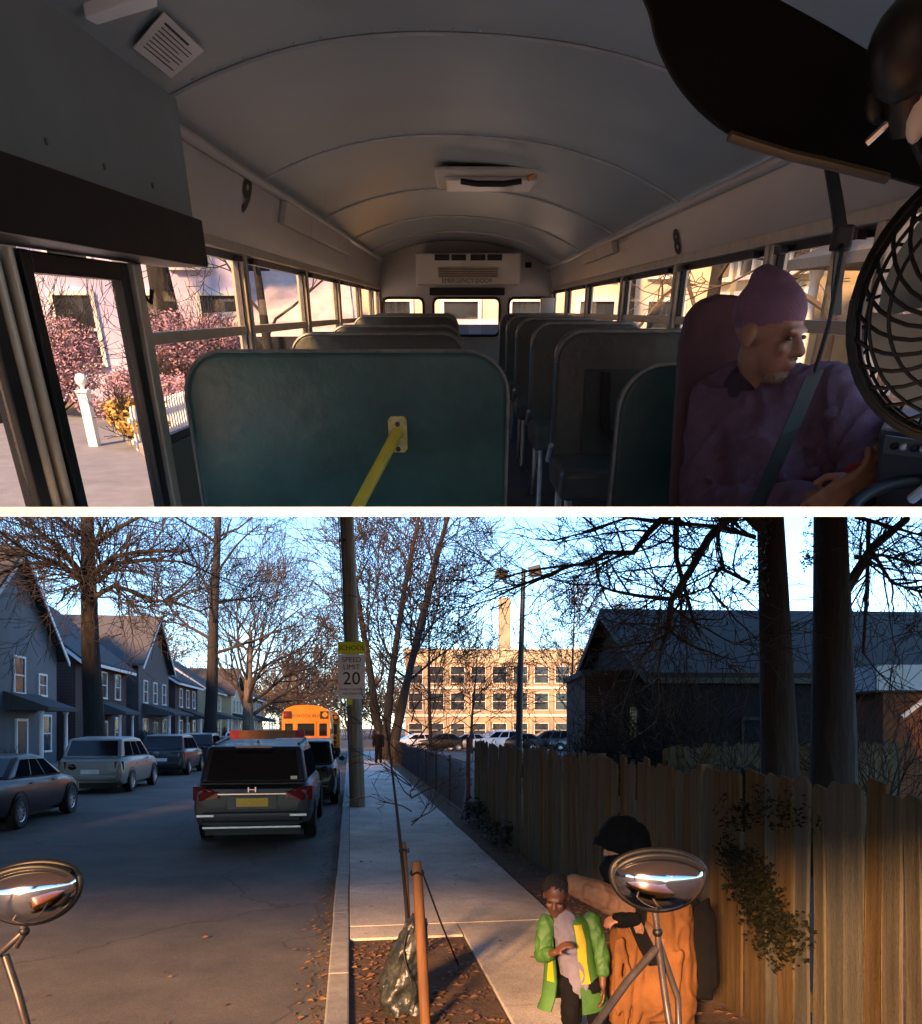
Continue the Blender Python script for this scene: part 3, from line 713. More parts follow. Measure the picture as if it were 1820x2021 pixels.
M_belt = mat("belt_webbing", (0.015, 0.022, 0.022), 0.6, 0.2, 60, 0.2, 300)
bl = thing("seat_belt", "black seat belt running from ceiling across the driver's chest", "seat belt", at(1640, 325, 2.62), BUS)
pts = [at(1638, 320, 2.62), at(1652, 400, 2.5), at(1662, 470, 2.36)]
mb = MB(); mb.ribbon(pts, (1, 0.4, 0), 0.046, 0.006); part(bl, "anchor_strap", mb, M_belt, ab=True)
mb = MB(); mb.box(at(1662, 470, 2.34), (0.05, 0.03, 0.06)); part(bl, "guide_ring", mb, M_black, ab=True, bevel=0.008)
cs = [at(1664, 480, 2.33), at(1636, 640, 2.10), at(1608, 735, 2.02), at(1560, 850, 1.99), at(1500, 985, 1.98), at(1480, 1030, 1.98)]
mb = MB(); mb.ribbon(cs[:3], (0.25, 1, 0.2), 0.04, 0.004); mb.ribbon(cs[2:], (1, 0.25, 0.35), 0.05, 0.004); part(bl, "webbing", mb, M_belt, ab=True)
mb = MB(); mb.ribbon([at(1660, 480, 2.34), at(1652, 560, 2.36), at(1650, 622, 2.37)], (1, 0.2, 0), 0.03, 0.006); part(bl, "loose_end", mb, M_belt, ab=True)

# fan
fc = at(1975, 592, 0.86)
axis = Vector((-0.62, -0.74, 0.10)).normalized()
fa = Matrix(( axis.cross(Vector((0, 0, 1))).normalized(), Vector((0, 0, 1)) , axis)).transposed()
rt = axis.cross(Vector((0, 0, 1))).normalized(); upf = rt.cross(axis).normalized()
FM = Matrix((rt, upf, axis)).transposed().to_4x4(); FM.translation = fc
fan = thing("dashboard_fan", "round black wire-caged fan beside the driver's window", "fan", fc, BUS)
Rf = 0.128
def fcirc(r, z, w, n=40): return [FM @ Vector((r * math.cos(2 * math.pi * i / n), r * math.sin(2 * math.pi * i / n), z)) for i in range(n + 1)]
gd = MB()
for r, z in ((Rf, 0), (Rf, 0.022), (Rf * 0.98, -0.02), (0.055, 0.045), (0.09, 0.04), (0.110, 0.032)): gd.tube(fcirc(r, z, 0), 0.0035 if r > 0.14 else 0.002, 6)
gd.tube(fcirc(Rf + 0.003, 0.008, 0), 0.008, 6)
for i in range(30):
    a = 2 * math.pi * i / 30; pts = []
    for j in range(7):
        f = j / 6; r = 0.045 + (Rf - 0.045) * f; w = a + 0.75 * f; z = 0.048 - 0.03 * f ** 2; pts.append(FM @ Vector((r * math.cos(w), r * math.sin(w), z)))
    gd.tube(pts, 0.0022, 5)
    pts = []
    for j in range(5):
        f = j / 4; r = 0.04 + (Rf - 0.04) * f; w = a - 0.4 * f; pts.append(FM @ Vector((r * math.cos(w), r * math.sin(w), -0.055 + 0.04 * f ** 2)))
    gd.tube(pts, 0.0018, 4)
part(fan, "guard", gd, mat("guard_black", (.004, .004, .004), .5, .3, 20, spec=.25), ab=True, smooth=60, cut=True)
hubm = MB(); hubm.lathe([(0.001, 0.052), (0.04, 0.05), (0.042, 0.04)], 20, FM); hubm.lathe([(0.035, -0.03), (0.045, -0.05), (0.045, -0.10), (0.02, -0.115)], 20, FM); part(fan, "motor", hubm, M_black, ab=True, smooth=40)
M_blade = mat("fan_blade_grey", (0.13, 0.155, 0.175), 0.4, 0.1, 10)
for k in range(5):
    a = 2 * math.pi / 5 * k + 0.5; bl_ = MB(); vsb = []
    for i in range(6):
        for j in range(6):
            r = 0.03 + 0.085 * i / 5; w = a + (j / 5 - 0.5) * (0.95 + 0.35 * i / 5); vsb.append(FM @ Vector((r * math.cos(w), r * math.sin(w), (j / 5 - 0.5) * 0.035)))
    bl_.add(vsb, [(i * 6 + j, i * 6 + j + 1, (i + 1) * 6 + j + 1, (i + 1) * 6 + j) for i in range(5) for j in range(5)]); part(fan, "blade", bl_, M_blade, ab=True, smooth=60)
ba = MB(); ba.tube([FM @ Vector((0, 0, -0.09)), at(1850, 330, 0.95), at(1810, 250, 0.98)], 0.012, 8); part(fan, "bracket", ba, M_black, ab=True, smooth=60)

vz = thing("sun_visor", "big black rounded sun visor hanging above the driver", "sun visor", at(1600, 100, 1.0), BUS)
outl = [(1270, -60), (1286, 30), (1302, 92), (1340, 165), (1398, 230), (1468, 276), (1560, 302), (1650, 322), (1740, 345), (1900, 365), (1900, 190), (1742, 112), (1650, 58), (1530, -8), (1420, -60)]
def round_off(pts, n=5):
    out = []; m = len(pts)
    for i in range(m):
        p0, p1, p2, p3 = [Vector(pts[(i + k) % m]) for k in (-1, 0, 1, 2)]
        for j in range(n):
            t = j / n; out.append(0.5 * (2 * p1 + (p2 - p0) * t + (2 * p0 - 5 * p1 + 4 * p2 - p3) * t * t + (3 * p1 - p0 - 3 * p2 + p3) * t ** 3))
    return out
mb = MB(); mb.prism([at(q.x, q.y, 1.0 + (q.x - 1270) * 0.0001) for q in round_off(outl)], (0, 0.012, 0)); part(vz, "board", mb, mat("visor_black", (0.002, 0.0015, 0.0015), 0.6, 0.3, 10, spec=.12), ab=True, bevel=0.004)
mb = MB(); mb.tube([at(x, y, 1.012) for x, y in ((1440, 268), (1500, 288), (1560, 306), (1650, 327), (1750, 352))], 0.009, 8, flat=0.6); part(vz, "edge_trim", mb, mat("trim_tan", (0.05, 0.034, 0.014), 0.4), ab=True, smooth=60)
mb = MB(); mb.ell(at(1790, 95, 0.95), (0.035, 0.035, 0.042), 16, 10); mb.tube([at(1790, 95, 0.95), at(1800, 250, 0.97)], 0.022, 10); part(vz, "pivot", mb, M_black, ab=True, smooth=60)
mb = MB(); mb.tube([at(1711, 282, 0.985), at(1745, 250, 0.975), at(1790, 218, 0.965)], 0.0035, 6); part(vz, "bracket_edge", mb, M_alu, ab=True)
mb = MB(); mb.ell(at(1742, 195, 0.992), (0.018, 0.008, 0.022), 12, 8); part(vz, "knob", mb, M_black, ab=True, smooth=60)
mb = MB(); mb.ell(at(1818, 210, 0.95), (0.012, 0.012, 0.03), 12, 8); part(vz, "grey_knob", mb, M_acw, ab=True, smooth=60)

db = thing("dashboard", "dark dashboard with switch panel beside the driver's hands", "dashboard", at(1790, 1000, 1.5), BUS)
mb = MB(); mb.prism([at(1735, 845, 1.75), at(1850, 862, 1.6), at(1850, 1060, 1.55), at(1725, 1060, 1.75)], (0.25, 0.45, 0)); part(db, "console", mb, mat("dash_black", (0.02, 0.025, 0.035), 0.4), ab=True, bevel=0.015)
mb = MB(); mb.prism([at(1748, 858, 1.72), at(1845, 872, 1.58), at(1845, 905, 1.575), at(1743, 893, 1.715)], (-0.004, -0.01, 0)); sw = part(db, "switch_panel", mb, mat("switch_grey", (0.06, 0.075, 0.09), 0.35), ab=True)
for k in range(4):
    mb = MB(); mb.ell(at(1765 + k * 20, 880 + k * 2.5, 1.675 - k * 0.03), (0.010, 0.008, 0.008), 8, 6); part(sw, "switch", mb, M_alu if k % 2 else M_black, ab=True, smooth=60)
swl = thing("steering_wheel", "rim of the steering wheel below the driver's hands", "steering wheel", at(1840, 1050, 1.45), BUS)
wc = at(1850, 1075, 1.5); mb = MB(); mb.tube([wc + Vector((0.19 * math.cos(a), 0.12 * math.sin(a) , 0.10 * math.sin(a))) for a in [2 * math.pi * i / 36 for i in range(37)]], 0.014, 8); part(swl, "rim", mb, M_black, ab=True, smooth=60)
mb = MB(); mb.tube([at(1800, 985, 1.5), at(1850, 945, 1.45)], 0.010, 8); part(swl, "signal_lever", mb, M_alu, ab=True)
# ================================================================== GENERATORS: TREES, SHRUBS, HOUSES, VEHICLES
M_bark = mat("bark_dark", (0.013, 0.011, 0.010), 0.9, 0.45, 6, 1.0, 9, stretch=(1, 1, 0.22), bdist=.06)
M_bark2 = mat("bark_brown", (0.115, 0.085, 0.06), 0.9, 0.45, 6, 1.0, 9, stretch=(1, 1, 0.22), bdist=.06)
M_twig = mat("twig", (0.022, 0.017, 0.015), 0.9, 0.3, 4)
M_twig2 = mat("twig_tan", (0.062, 0.044, 0.03), 0.9, 0.3, 4)
def wander(p, d, L, nseg, rng, bend, up):
    pts = [p]; d = d.normalized()
    for i in range(nseg):
        d = (d + Vector((rng.gauss(0, bend), rng.gauss(0, bend), rng.gauss(0, bend) + up))).normalized()
        pts.append(pts[-1] + d * (L / nseg))
    return pts
def grow(mb, p, d, L, r, lev, kids, rng, over, bend=0.16, up=0.05, ratio=0.62, spread=0.9, minr=0.008):
    nseg = (7, 6, 5, 4, 3, 3)[min(lev, 5)]
    pts = wander(p, d, L, nseg, rng, bend, up)
    if over:
        k = len(pts)
        for i, q in enumerate(pts):
            if over(q): k = i + 1; break
        pts = pts[:k]
        if len(pts) < 2: return
    n = len(pts)
    rads = [max(minr, r * (1 - 0.72 * i / nseg)) for i in range(n)]
    mb.tube(pts, rads, (7, 6, 4, 3, 3, 3)[min(lev, 5)], cap=False)
    if lev >= len(kids): return
    for c in range(kids[lev]):
        f = rng.uniform(0.22, 1.0) * (nseg)
        i = int(f); 
        if i >= n - 1: i = n - 2; f = i + 1
        q = pts[i].lerp(pts[i + 1], min(1, f - i))
        t = (pts[i + 1] - pts[i]).normalized()
        a = rng.uniform(0, 2 * math.pi); o = t.orthogonal().normalized(); o = Matrix.Rotation(a, 3, t) @ o
        nd = (t + o * spread * rng.uniform(0.6, 1.2)).normalized()
        rr = max(minr, r * (1 - 0.72 * f / nseg) * rng.uniform(0.5, 0.7))
        grow(mb, q, nd, L * ratio * rng.uniform(0.7, 1.15), rr, lev + 1, kids, rng, over, bend, up, ratio, spread, minr)
def over_fn(bw):
    def over(p): return (bw.z + p.z - EYE) > K_BOT * (bw.y + p.y) + 0.15
    return over
def tree(label, base, H, r, kids, seed, S=WLD, limbs=6, first=0.3, limb_len=0.55, spread_el=0.6, mtr=None, mtw=None, group="bare street trees", lean=(0, 0), name="bare_tree", cut=True, ratio=0.62, up=0.05, bend=0.16, minr=0.008, trunks=1, custom=None, twist=0.02):
    rng = random.Random(seed)
    t = thing(name, label, "tree", base, S if S is BUS else WLD, group=group)
    bw = Vector(base); ov = over_fn(bw) if cut else None
    tr = MB(); cr = MB()
    for k in range(trunks):
        d = Vector((lean[0] + (rng.uniform(-.25, .25) if trunks > 1 else 0), lean[1] + (rng.uniform(-.1, .1) if trunks > 1 else 0), 1)).normalized()
        o = Vector((rng.uniform(-.4, .4), rng.uniform(-.4, .4), 0)) if trunks > 1 else Vector()
        pts = wander(o + Vector((0, 0, -0.1)), d, H, 10, rng, twist, 0.0)
        rads = [r * (1.35 if i == 0 else 1 - 0.75 * i / 10) for i in range(11)]
        n = 11
        if ov:
            for i, q in enumerate(pts):
                if ov(q): n = i + 1; break
        if n > 1: tr.tube(pts[:n], rads[:n], 12)
        for j in range(limbs):
            f = first + (1 - first) * (j + rng.uniform(0, 0.8)) / limbs
            i = min(9, int(f * 10)); q = pts[i].lerp(pts[i + 1], f * 10 - i)
            if ov and ov(q): continue
            a = j * 2.4 + rng.uniform(-.5, .5) + k
            e = spread_el + 0.5 * f
            nd = Vector((math.cos(a) * math.cos(e), math.sin(a) * math.cos(e), math.sin(e)))
            grow(cr, q, nd, H * limb_len * (1.15 - 0.5 * f) * rng.uniform(.8, 1.15), r * (1 - 0.7 * f) * 0.36, 1, kids, rng, ov, bend, up, ratio, 0.9, minr)
    if custom: custom(cr, rng, ov)
    part(t, "trunk", tr, mtr or M_bark, smooth=60, cut=False)
    part(t, "crown", cr, mtw or M_twig, cut=False)
    if S is BUS: pass
    return t
M_leaf_dark = mat("leaf_evergreen", (0.012, 0.019, 0.010), 0.6, 0.4, 3)
M_leaf_yel = mat("leaf_yellow", (0.42, 0.26, 0.05), 0.6, 0.35, 6)
M_leaf_brn = mat("leaf_brown", (0.11, 0.055, 0.025), 0.7, 0.4, 4, col2=(0.22, 0.11, 0.045))
M_bush_pink = mat("twig_pinkish", (0.36, 0.215, 0.25), 0.8, 0.3, 2)
def leafclump(mb, c, r, n, size, rng, hollow=0.3):
    for i in range(n):
        while True:
            p = Vector((rng.uniform(-1, 1), rng.uniform(-1, 1), rng.uniform(-1, 1)))
            if hollow < p.length < 1: break
        q = Vector(c) + Vector((p.x * r[0], p.y * r[1], p.z * r[2]))
        a = Vector((rng.gauss(0, 1), rng.gauss(0, 1), rng.gauss(0, 1))).normalized(); b = a.orthogonal().normalized()
        s = size * rng.uniform(0.6, 1.4)
        mb.add([q - a * s, q + b * s * 0.45, q + a * s, q - b * s * 0.45], [(0, 1, 2, 3)])
def shrub(label, base, r, n, size, m, seed, S=WLD, stems=10, cat="shrub", name="shrub", group=None, lumps=6):
    rng = random.Random(seed); t = thing(name, label, cat, base, S, group=group)
    lf = MB(); stm = MB()
    for k in range(lumps):
        c = (rng.uniform(-.55, .55) * r[0], rng.uniform(-.55, .55) * r[1], r[2] * rng.uniform(0.7, 1.35))
        leafclump(lf, c, (r[0] * rng.uniform(.35, .6), r[1] * rng.uniform(.35, .6), r[2] * rng.uniform(.35, .6)), n // lumps, size, rng, 0.1)
    for k in range(stems):
        d = Vector((rng.uniform(-.6, .6), rng.uniform(-.6, .6), 1))
        grow(stm, Vector((0, 0, 0)), d, r[2] * 1.7, 0.02, 3, [0, 0, 0, 5, 3], rng, None, 0.15, 0.05, 0.5, 0.8, 0.005)
    part(t, "foliage", lf, m); part(t, "stems", stm, M_twig)
    return t

def window_on(t, x, y, z, w, h, mf, mg, depth=0.07, sashes=True, ax='x'):
    """window on a wall facing +x (ax='x') or -y (ax='y'); recessed pane, frame, sill"""
    def B(mb, a0, a1, u0, u1, z0, z1):
        if ax == 'x': mb.bx(x + a0, x + a1, y + u0, y + u1, z0, z1)
        else: mb.bx(x + u0, x + u1, y - a1, y - a0, z0, z1)
    f = MB(); fw = 0.09
    B(f, 0.001, depth, -w / 2 - fw, -w / 2, z - fw, z + h + fw); B(f, 0.001, depth, w / 2, w / 2 + fw, z - fw, z + h + fw)
    B(f, 0.001, depth, -w / 2, w / 2, z + h, z + h + fw); B(f, 0.001, depth + 0.05, -w / 2, w / 2, z - fw, z)
    if sashes: B(f, 0.001, depth - 0.02, -w / 2, w / 2, z + h / 2 - 0.025, z + h / 2 + 0.025)
    o = part(t, "window", f, mf)
    g = MB(); B(g, 0.001, 0.02, -w / 2, w / 2, z, z + h); part(o, "pane", g, mg)
    return o
def house(label, s, tc, W, D, eave, ridge, mwall, mroof, wins, gable_front=False, porch=None, S=STR, rz=0, z0=0.0, door=None, chim=None, side_wins=(), mtrim=None, name="house", over=0.45):
    """front faces +x at x=0; width W along y; depth D back to -x"""
    mt = mtrim or M_white
    t = thing(name, label, "house", (s, tc, z0), S, rz)
    wl_ = MB(); wl_.bx(-D, 0, -W / 2, W / 2, 0, eave)
    if gable_front:
        wl_.prism([(-0.0, -W / 2, eave + .001), (-0.0, W / 2, eave + .001), (0.0, 0, ridge - 0.12)], (-D, 0, 0))
    else:
        wl_.prism([(0, -W / 2, eave + .001), (-D, -W / 2, eave + .001), (-D / 2, -W / 2, ridge - 0.12)], (0, W, 0))
    part(t, "wall", wl_, mwall)
    th_ = 0.14
    if gable_front:
        sl = (ridge - eave) / (W / 2)
        for sg in (-1, 1):
            e = (sg * (W / 2 + over), eave - over * sl); rf = MB()
            rf.prism([(over, 0, ridge), (over, e[0], e[1]), (over, e[0], e[1] + th_), (over, 0, ridge + th_)], (-D - 2 * over, 0, 0)); roof = part(t, "roof", rf, mroof)
            tm = MB(); tm.prism([(over + .03, 0, ridge - 0.22), (over + .03, e[0], e[1] - 0.22), (over + .03, e[0], e[1] - .002), (over + .03, 0, ridge - .002)], (-0.06, 0, 0)); part(roof, "rake_board", tm, mt)
    else:
        sl = (ridge - eave) / (D / 2)
        for (x0, sg) in ((over, 1), (-D - over, -1)):
            rf = MB(); ze = eave - over * sl
            rf.prism([(-D / 2, -W / 2 - over, ridge), (x0, -W / 2 - over, ze), (x0, -W / 2 - over, ze + th_), (-D / 2, -W / 2 - over, ridge + th_)], (0, W + 2 * over, 0)); roof = part(t, "roof", rf, mroof)
            tm = MB(); tm.bx(x0 - 0.05 * sg, x0 + 0.06 * sg, -W / 2 - over, W / 2 + over, ze - 0.16, ze - 0.002); part(roof, "gutter", tm, mt)
            for yy in (-W / 2 - over - 0.03, W / 2 + over + 0.03):
                tm = MB(); tm.prism([(-D / 2, yy, ridge - 0.2), (x0, yy, ze - 0.2), (x0, yy, ze - .002), (-D / 2, yy, ridge - .002)], (0, 0.03, 0)); part(roof, "rake_board", tm, mt)
    for (y, z, w, h) in wins: window_on(t, 0, y, z, w, h, mt, M_winglass)
    for (x, z, w, h) in side_wins: window_on(t, x, -W / 2, z, w, h, mt, M_winglass, ax='y')
    if door is not None:
        d = MB(); d.bx(0.001, 0.05, door - 0.48, door + 0.48, 0.15, 2.25); dd = part(t, "door", d, mat("house_door", (0.05, 0.04, 0.04), 0.4)); f = MB()
        f.bx(0.001, 0.08, door - 0.6, door - 0.48, 0.15, 2.37); f.bx(0.001, 0.08, door + 0.48, door + 0.6, 0.15, 2.37); f.bx(0.001, 0.08, door - 0.48, door + 0.48, 2.25, 2.37); part(dd, "door_frame", f, mt)
    if porch:
        y0_, y1_, dp, hz = porch
        fl_ = MB(); fl_.bx(0.002, dp, y0_, y1_, 0, 0.35); pf = part(t, "porch", fl_, mat("porch_grey", (0.22, 0.22, 0.22), 0.8)); pr = MB()
        pr.prism([(0.002, y0_ - .2, hz), (dp + .25, y0_ - .2, hz), (dp + .25, y0_ - .2, hz + .15), (0.002, y0_ - .2, hz + 0.8)], (0, y1_ - y0_ + .4, 0)); part(pf, "porch_roof", pr, mroof)
        n = max(2, int((y1_ - y0_) / 2.2) + 1)
        for i in range(n):
            c = MB(); yy = y0_ + .15 + (y1_ - y0_ - .3) * i / (n - 1); c.lathe([(.13, .36), (.13, .45), (.09, .5), (.08, hz - .15), (.12, hz - .08), (.12, hz - .003)], 12, Matrix.Translation((dp - .15, yy, 0))); part(pf, "column", c, mt, smooth=40)
    if chim:
        c = MB(); c.bx(chim[0] - .5, chim[0] + .5, chim[1] - .4, chim[1] + .4, eave, chim[2]); c.bx(chim[0] - .58, chim[0] + .58, chim[1] - .48, chim[1] + .48, chim[2], chim[2] + .15); part(t, "chimney", c, brick_mat("chimney_brick", (.16, .07, .05), (.12, .055, .04), (.2, .18, .16)))
    return t

def wheel(root, x, y, r=0.33, w=0.21, sg=1):
    R = Matrix.Translation((x, y, r)) @ Matrix.Rotation(math.pi / 2 * sg, 4, 'Y')
    t = MB(); t.lathe([(r * .62, -w / 2), (r * .93, -w / 2), (r, -w * .3), (r, w * .3), (r * .93, w / 2), (r * .62, w / 2)], 24, R, cap=False)
    wh = part(root, "wheel", t, M_tyre, smooth=40, cut=False)
    d = MB(); d.lathe([(r * .63, w * .30), (r * .58, w * .36), (r * .56, w * .28), (r * .2, w * .22), (r * .001, w * .22)], 24, R, cap=False)
    part(wh, "brake_disc", d, M_steel, smooth=40, cut=False)
    s = MB(); s.lathe([(r * .64, w * .42), (r * .60, w * .46), (r * .55, w * .42), (r * .55, w * .30)], 24, R, cap=False)
    for k in range(10):
        a = 2 * math.pi * k / 10; c, q = math.cos(a), math.sin(a)
        s.hexa([R @ Vector(p) for p in [(c * r * .12 - q * .022, q * r * .12 + c * .022, w * .30), (c * r * .58 - q * .016, q * r * .58 + c * .016, w * .38), (c * r * .58 + q * .016, q * r * .58 - c * .016, w * .38), (c * r * .12 + q * .022, q * r * .12 - c * .022, w * .30),
                                       (c * r * .12 - q * .022, q * r * .12 + c * .022, w * .37), (c * r * .58 - q * .016, q * r * .58 + c * .016, w * .44), (c * r * .58 + q * .016, q * r * .58 - c * .016, w * .44), (c * r * .12 + q * .022, q * r * .12 - c * .022, w * .37)]])
    s.lathe([(r * .17, w * .28), (r * .17, w * .42), (.001, w * .44)], 12, R, cap=False)
    part(wh, "rim", s, M_rim, smooth=40, cut=False)
    return wh
CARS = {   # length, half width, stations (y, top of lower body, half-width factor), roof outline, wheelbase
    'van':   dict(w=0.99, st=[(-2.58, .62, .80), (-2.55, .95, .93), (-2.40, 1.06, .985), (-1.2, 1.08, 1), (0.6, 1.05, 1), (1.45, 1.04, .985), (1.9, .98, .96), (2.35, .86, .88), (2.58, .66, .74)], roof=[(-2.46, 1.06), (-2.22, 1.66), (-0.4, 1.76), (0.55, 1.66), (1.75, 1.0)], wb=3.0, rw=.80, r=.34),
    'suv':   dict(w=0.94, st=[(-2.30, .66, .82), (-2.26, .98, .94), (-2.10, 1.08, .985), (-1.0, 1.08, 1), (0.5, 1.06, 1), (1.2, 1.04, .985), (1.8, .98, .95), (2.15, .86, .88), (2.32, .66, .74)], roof=[(-2.14, 1.08), (-1.78, 1.64), (-0.4, 1.70), (0.3, 1.62), (1.25, 1.04)], wb=2.7, rw=.80, r=.35),
    'sedan': dict(w=0.91, st=[(-2.35, .62, .78), (-2.32, .88, .92), (-1.9, .98, .97), (-1.2, .97, 1), (0.5, .95, 1), (1.1, .94, .985), (1.7, .86, .95), (2.15, .74, .88), (2.36, .58, .74)], roof=[(-1.75, .98), (-0.95, 1.40), (-0.2, 1.44), (0.25, 1.38), (1.2, .94)], wb=2.75, rw=.76, r=.33),
}
def car(kind, label, loc, mpaint, S=STR, rz=0, plate=M_white, group="parked cars", brake=False, van_detail=False, name=None, simple=False):
    P_ = CARS[kind]; w = P_['w']
    t = thing(name or ("minivan" if kind == 'van' else kind if kind == 'sedan' else "parked_suv"), label, "car" if kind != 'van' else "minivan", loc, S, rz, group)
    zb = 0.24; rings = []
    mb = MB(); prof = [(.80, 0), (.955, .06), (1.0, .30), (1.0, .55), (.985, .78), (.955, .93), (.90, 1.0)]
    for y, zt, k in P_['st']:
        z0_ = zb + (0.10 if abs(y) > 2.1 else 0); rg = [(w * k * a, y, z0_ + (zt - z0_) * b) for a, b in prof]
        rings.append(rg + [(-x, yy, z) for x, yy, z in reversed(rg)])
    n = len(rings[0])
    for rg in rings: mb.v.extend([Vector(p) for p in rg])
    for i in range(len(rings) - 1):
        for j in range(n): mb.f.append((i * n + j, i * n + (j + 1) % n, (i + 1) * n + (j + 1) % n, (i + 1) * n + j))
    mb.f.append(tuple(range(n))); mb.f.append(tuple((len(rings) - 1) * n + j for j in range(n)))
    body = part(t, "body", mb, mpaint, smooth=45, cut=False)
    # greenhouse
    ro = P_['roof']; wb_, wt_ = w * .905, w * P_['rw']
    def rp(i, sg):
        y, z = ro[i]; return Vector((sg * (wb_ if i in (0, len(ro) - 1) else wt_), y, z - (0.015 if i in (0, len(ro) - 1) else 0)))
    g = MB(); k = len(ro)
    g.v = [rp(i, -1) for i in range(k)] + [rp(i, 1) for i in range(k)]
    g.f = [tuple(range(k)), tuple(range(2 * k - 1, k - 1, -1))] + [(i, i + k, i + 1 + k, i + 1) for i in range(k - 1)] + [(k - 1, 2 * k - 1, k, 0)]
    cab = part(t, "cabin", g, mpaint, bevel=0.085, seg=4, smooth=55, cut=False)
    rear = [rp(0, -1), rp(0, 1), rp(1, 1), rp(1, -1)]
    q = MB(); q.quadpanel(rear, .07, .93, .06 if van_detail else .12, .90, .012, .012); part(t, "rear_window", q, M_darkglass, bevel=0.004, cut=False)
    fr = [rp(k - 1, 1), rp(k - 1, -1), rp(k - 2, -1), rp(k - 2, 1)]
    q = MB(); q.quadpanel(fr, .06, .94, .08, .94, .012, .012); part(t, "windscreen", q, M_darkglass, cut=False)
    for sg in (-1, 1):
        b0, b1 = rp(0, sg), rp(k - 1, sg); t0, t1 = rp(1, sg), rp(k - 2, sg)
        quad = [b0, b1, t1, t0] if sg > 0 else [b1, b0, t0, t1]
        for (u0, u1) in ((.10, .36), (.39, .62), (.65, .90)):
            uu = (u0, u1) if sg > 0 else (1 - u1, 1 - u0)
            q = MB(); q.quadpanel(quad, uu[0], uu[1], .10, .86, .010, .012); part(t, "side_window", q, M_sideglass, cut=False)
        if not simple:
            for yy in (-.45, .75):
                q = MB(); q.box((sg * (w * .995), yy - .35, .86), (.025, .18, .028)); part(t, "door_handle", q, M_chrome if van_detail else mpaint, bevel=0.006, cut=False)
            q = MB(); q.ell((sg * (w + .09), 1.15, 1.08), (.10, .06, .075), 10, 8); part(t, "wing_mirror", q, mpaint, smooth=60, cut=False)
        # wheel arches and wheels
        for yy in (-P_['wb'] / 2, P_['wb'] / 2):
            a = MB(); a.lathe([(.001, 0), (P_['r'] * 1.16, 0), (P_['r'] * 1.16, .02)], 24, Matrix.Translation((sg * (w * .985 - (.0 if sg > 0 else 0)), yy, P_['r'] * 1.05)) @ Matrix.Rotation(sg * math.pi / 2, 4, 'Y'), cap=False); part(t, "wheel_arch", a, M_black, cut=False)
            wheel(t, sg * (w * .985 - .07), yy, P_['r'], .22, sg)
        # tail and head lamps
        y1, zt1, k1 = P_['st'][1]
        zl = zt1 - .13
        q = MB()
        if van_detail:
            q.prism([(sg * w * .985, -2.43, .76), (sg * w * .985, -2.43, 1.0), (sg * w * .84, -2.585, 1.0), (sg * w * .56, -2.60, .90), (sg * w * .54, -2.60, .80), (sg * w * .80, -2.60, .76)], (sg * .012, -.03, 0))
        else:
            q.prism([(sg * w * .97, y1 + .10, zl - .14), (sg * w * .97, y1 + .10, zl + .12), (sg * w * .72, y1 - .01, zl + .12), (sg * w * .72, y1 - .02, zl - .10)], (sg * .012, -.022, 0))
        part(t, "tail_light", q, M_redlit if brake else M_redlens, bevel=0.006, cut=False)
        yf, zf_, kf = P_['st'][-2]
        q = MB(); q.prism([(sg * w * .88, yf + .02, zf_ - .22), (sg * w * .88, yf + .02, zf_ - .06), (sg * w * .55, yf + .16, zf_ - .12), (sg * w * .55, yf + .18, zf_ - .24)], (0, .02, 0)); part(t, "headlight", q, M_alu, cut=False)
    ye = P_['st'][0][0]
    q = MB(); q.bx(-.26, .26, ye - .022 - (.02 if van_detail else 0), ye - .001, .66 if van_detail else .60, .80 if van_detail else .73); part(t, "licence_plate", q, plate, cut=False)
    bp = MB(); bp.prism([(-w * .90, ye + .16, .40), (-w * .80, ye - .05, .40), (w * .80, ye - .05, .40), (w * .90, ye + .16, .40)], (0, 0, .17)); part(t, "bumper", bp, mpaint, bevel=0.03, seg=3, smooth=50, cut=False)
    un = MB(); un.bx(-w * .80, w * .80, ye + .10, -ye - .10, .17, .30); part(t, "underbody", un, M_black, cut=False)
    if van_detail:
        q = MB(); q.bx(-.56, .56, ye - .045, ye - .02, .855, .885); part(t, "chrome_bar", q, M_chrome, bevel=0.006, cut=False)
        q = MB(); q.bx(-.86, .86, -2.555, -2.47, 1.025, 1.06); part(t, "tailgate_spoiler_line", q, mpaint, bevel=0.01, cut=False)
        q = MB(); q.bx(-.07, -.045, ye - .05, ye - .022, .90, .99); q.bx(.045, .07, ye - .05, ye - .022, .90, .99); q.bx(-.045, .045, ye - .05, ye - .022, .935, .955); part(t, "emblem", q, M_chrome, bevel=0.004, cut=False)
        q = MB(); q.bx(-.40, .40, ye - .030, ye - .015, .62, .83); part(t, "plate_recess", q, mat("recess_grey", (.10, .10, .12), .5), cut=False)
        q = MB(); q.bx(-.80, .80, ye - .075, ye - .045, .30, .335); part(t, "bumper_trim", q, M_alu, bevel=0.006, cut=False)
        for sg in (-1, 1):
            q = MB(); q.bx(sg * .62, sg * .90, ye - .058, ye - .03, .49, .535); part(t, "reflector", q, M_alu, bevel=0.008, cut=False)
            q = MB(); q.tube([(sg * .72, -1.9, 1.70), (sg * .74, -.4, 1.79), (sg * .72, .4, 1.70)], .022, 8); part(t, "roof_rail", q, M_black, cut=False)
        q = MB(); q.prism([(0, -1.9, 1.70), (0, -1.65, 1.71), (0, -1.85, 1.76)], (.02, 0, 0)); part(t, "antenna_fin", q, M_black, cut=False)
        q = MB(); q.bx(.62, .73, -2.45, -2.43, 1.10, 1.16); part(t, "window_sticker", q, M_white, cut=False)
        q = MB(); q.bx(-.30, .30, -2.40, -2.34, 1.64, 1.67); part(t, "high_brake_light", q, M_redlens, cut=False)
    return t
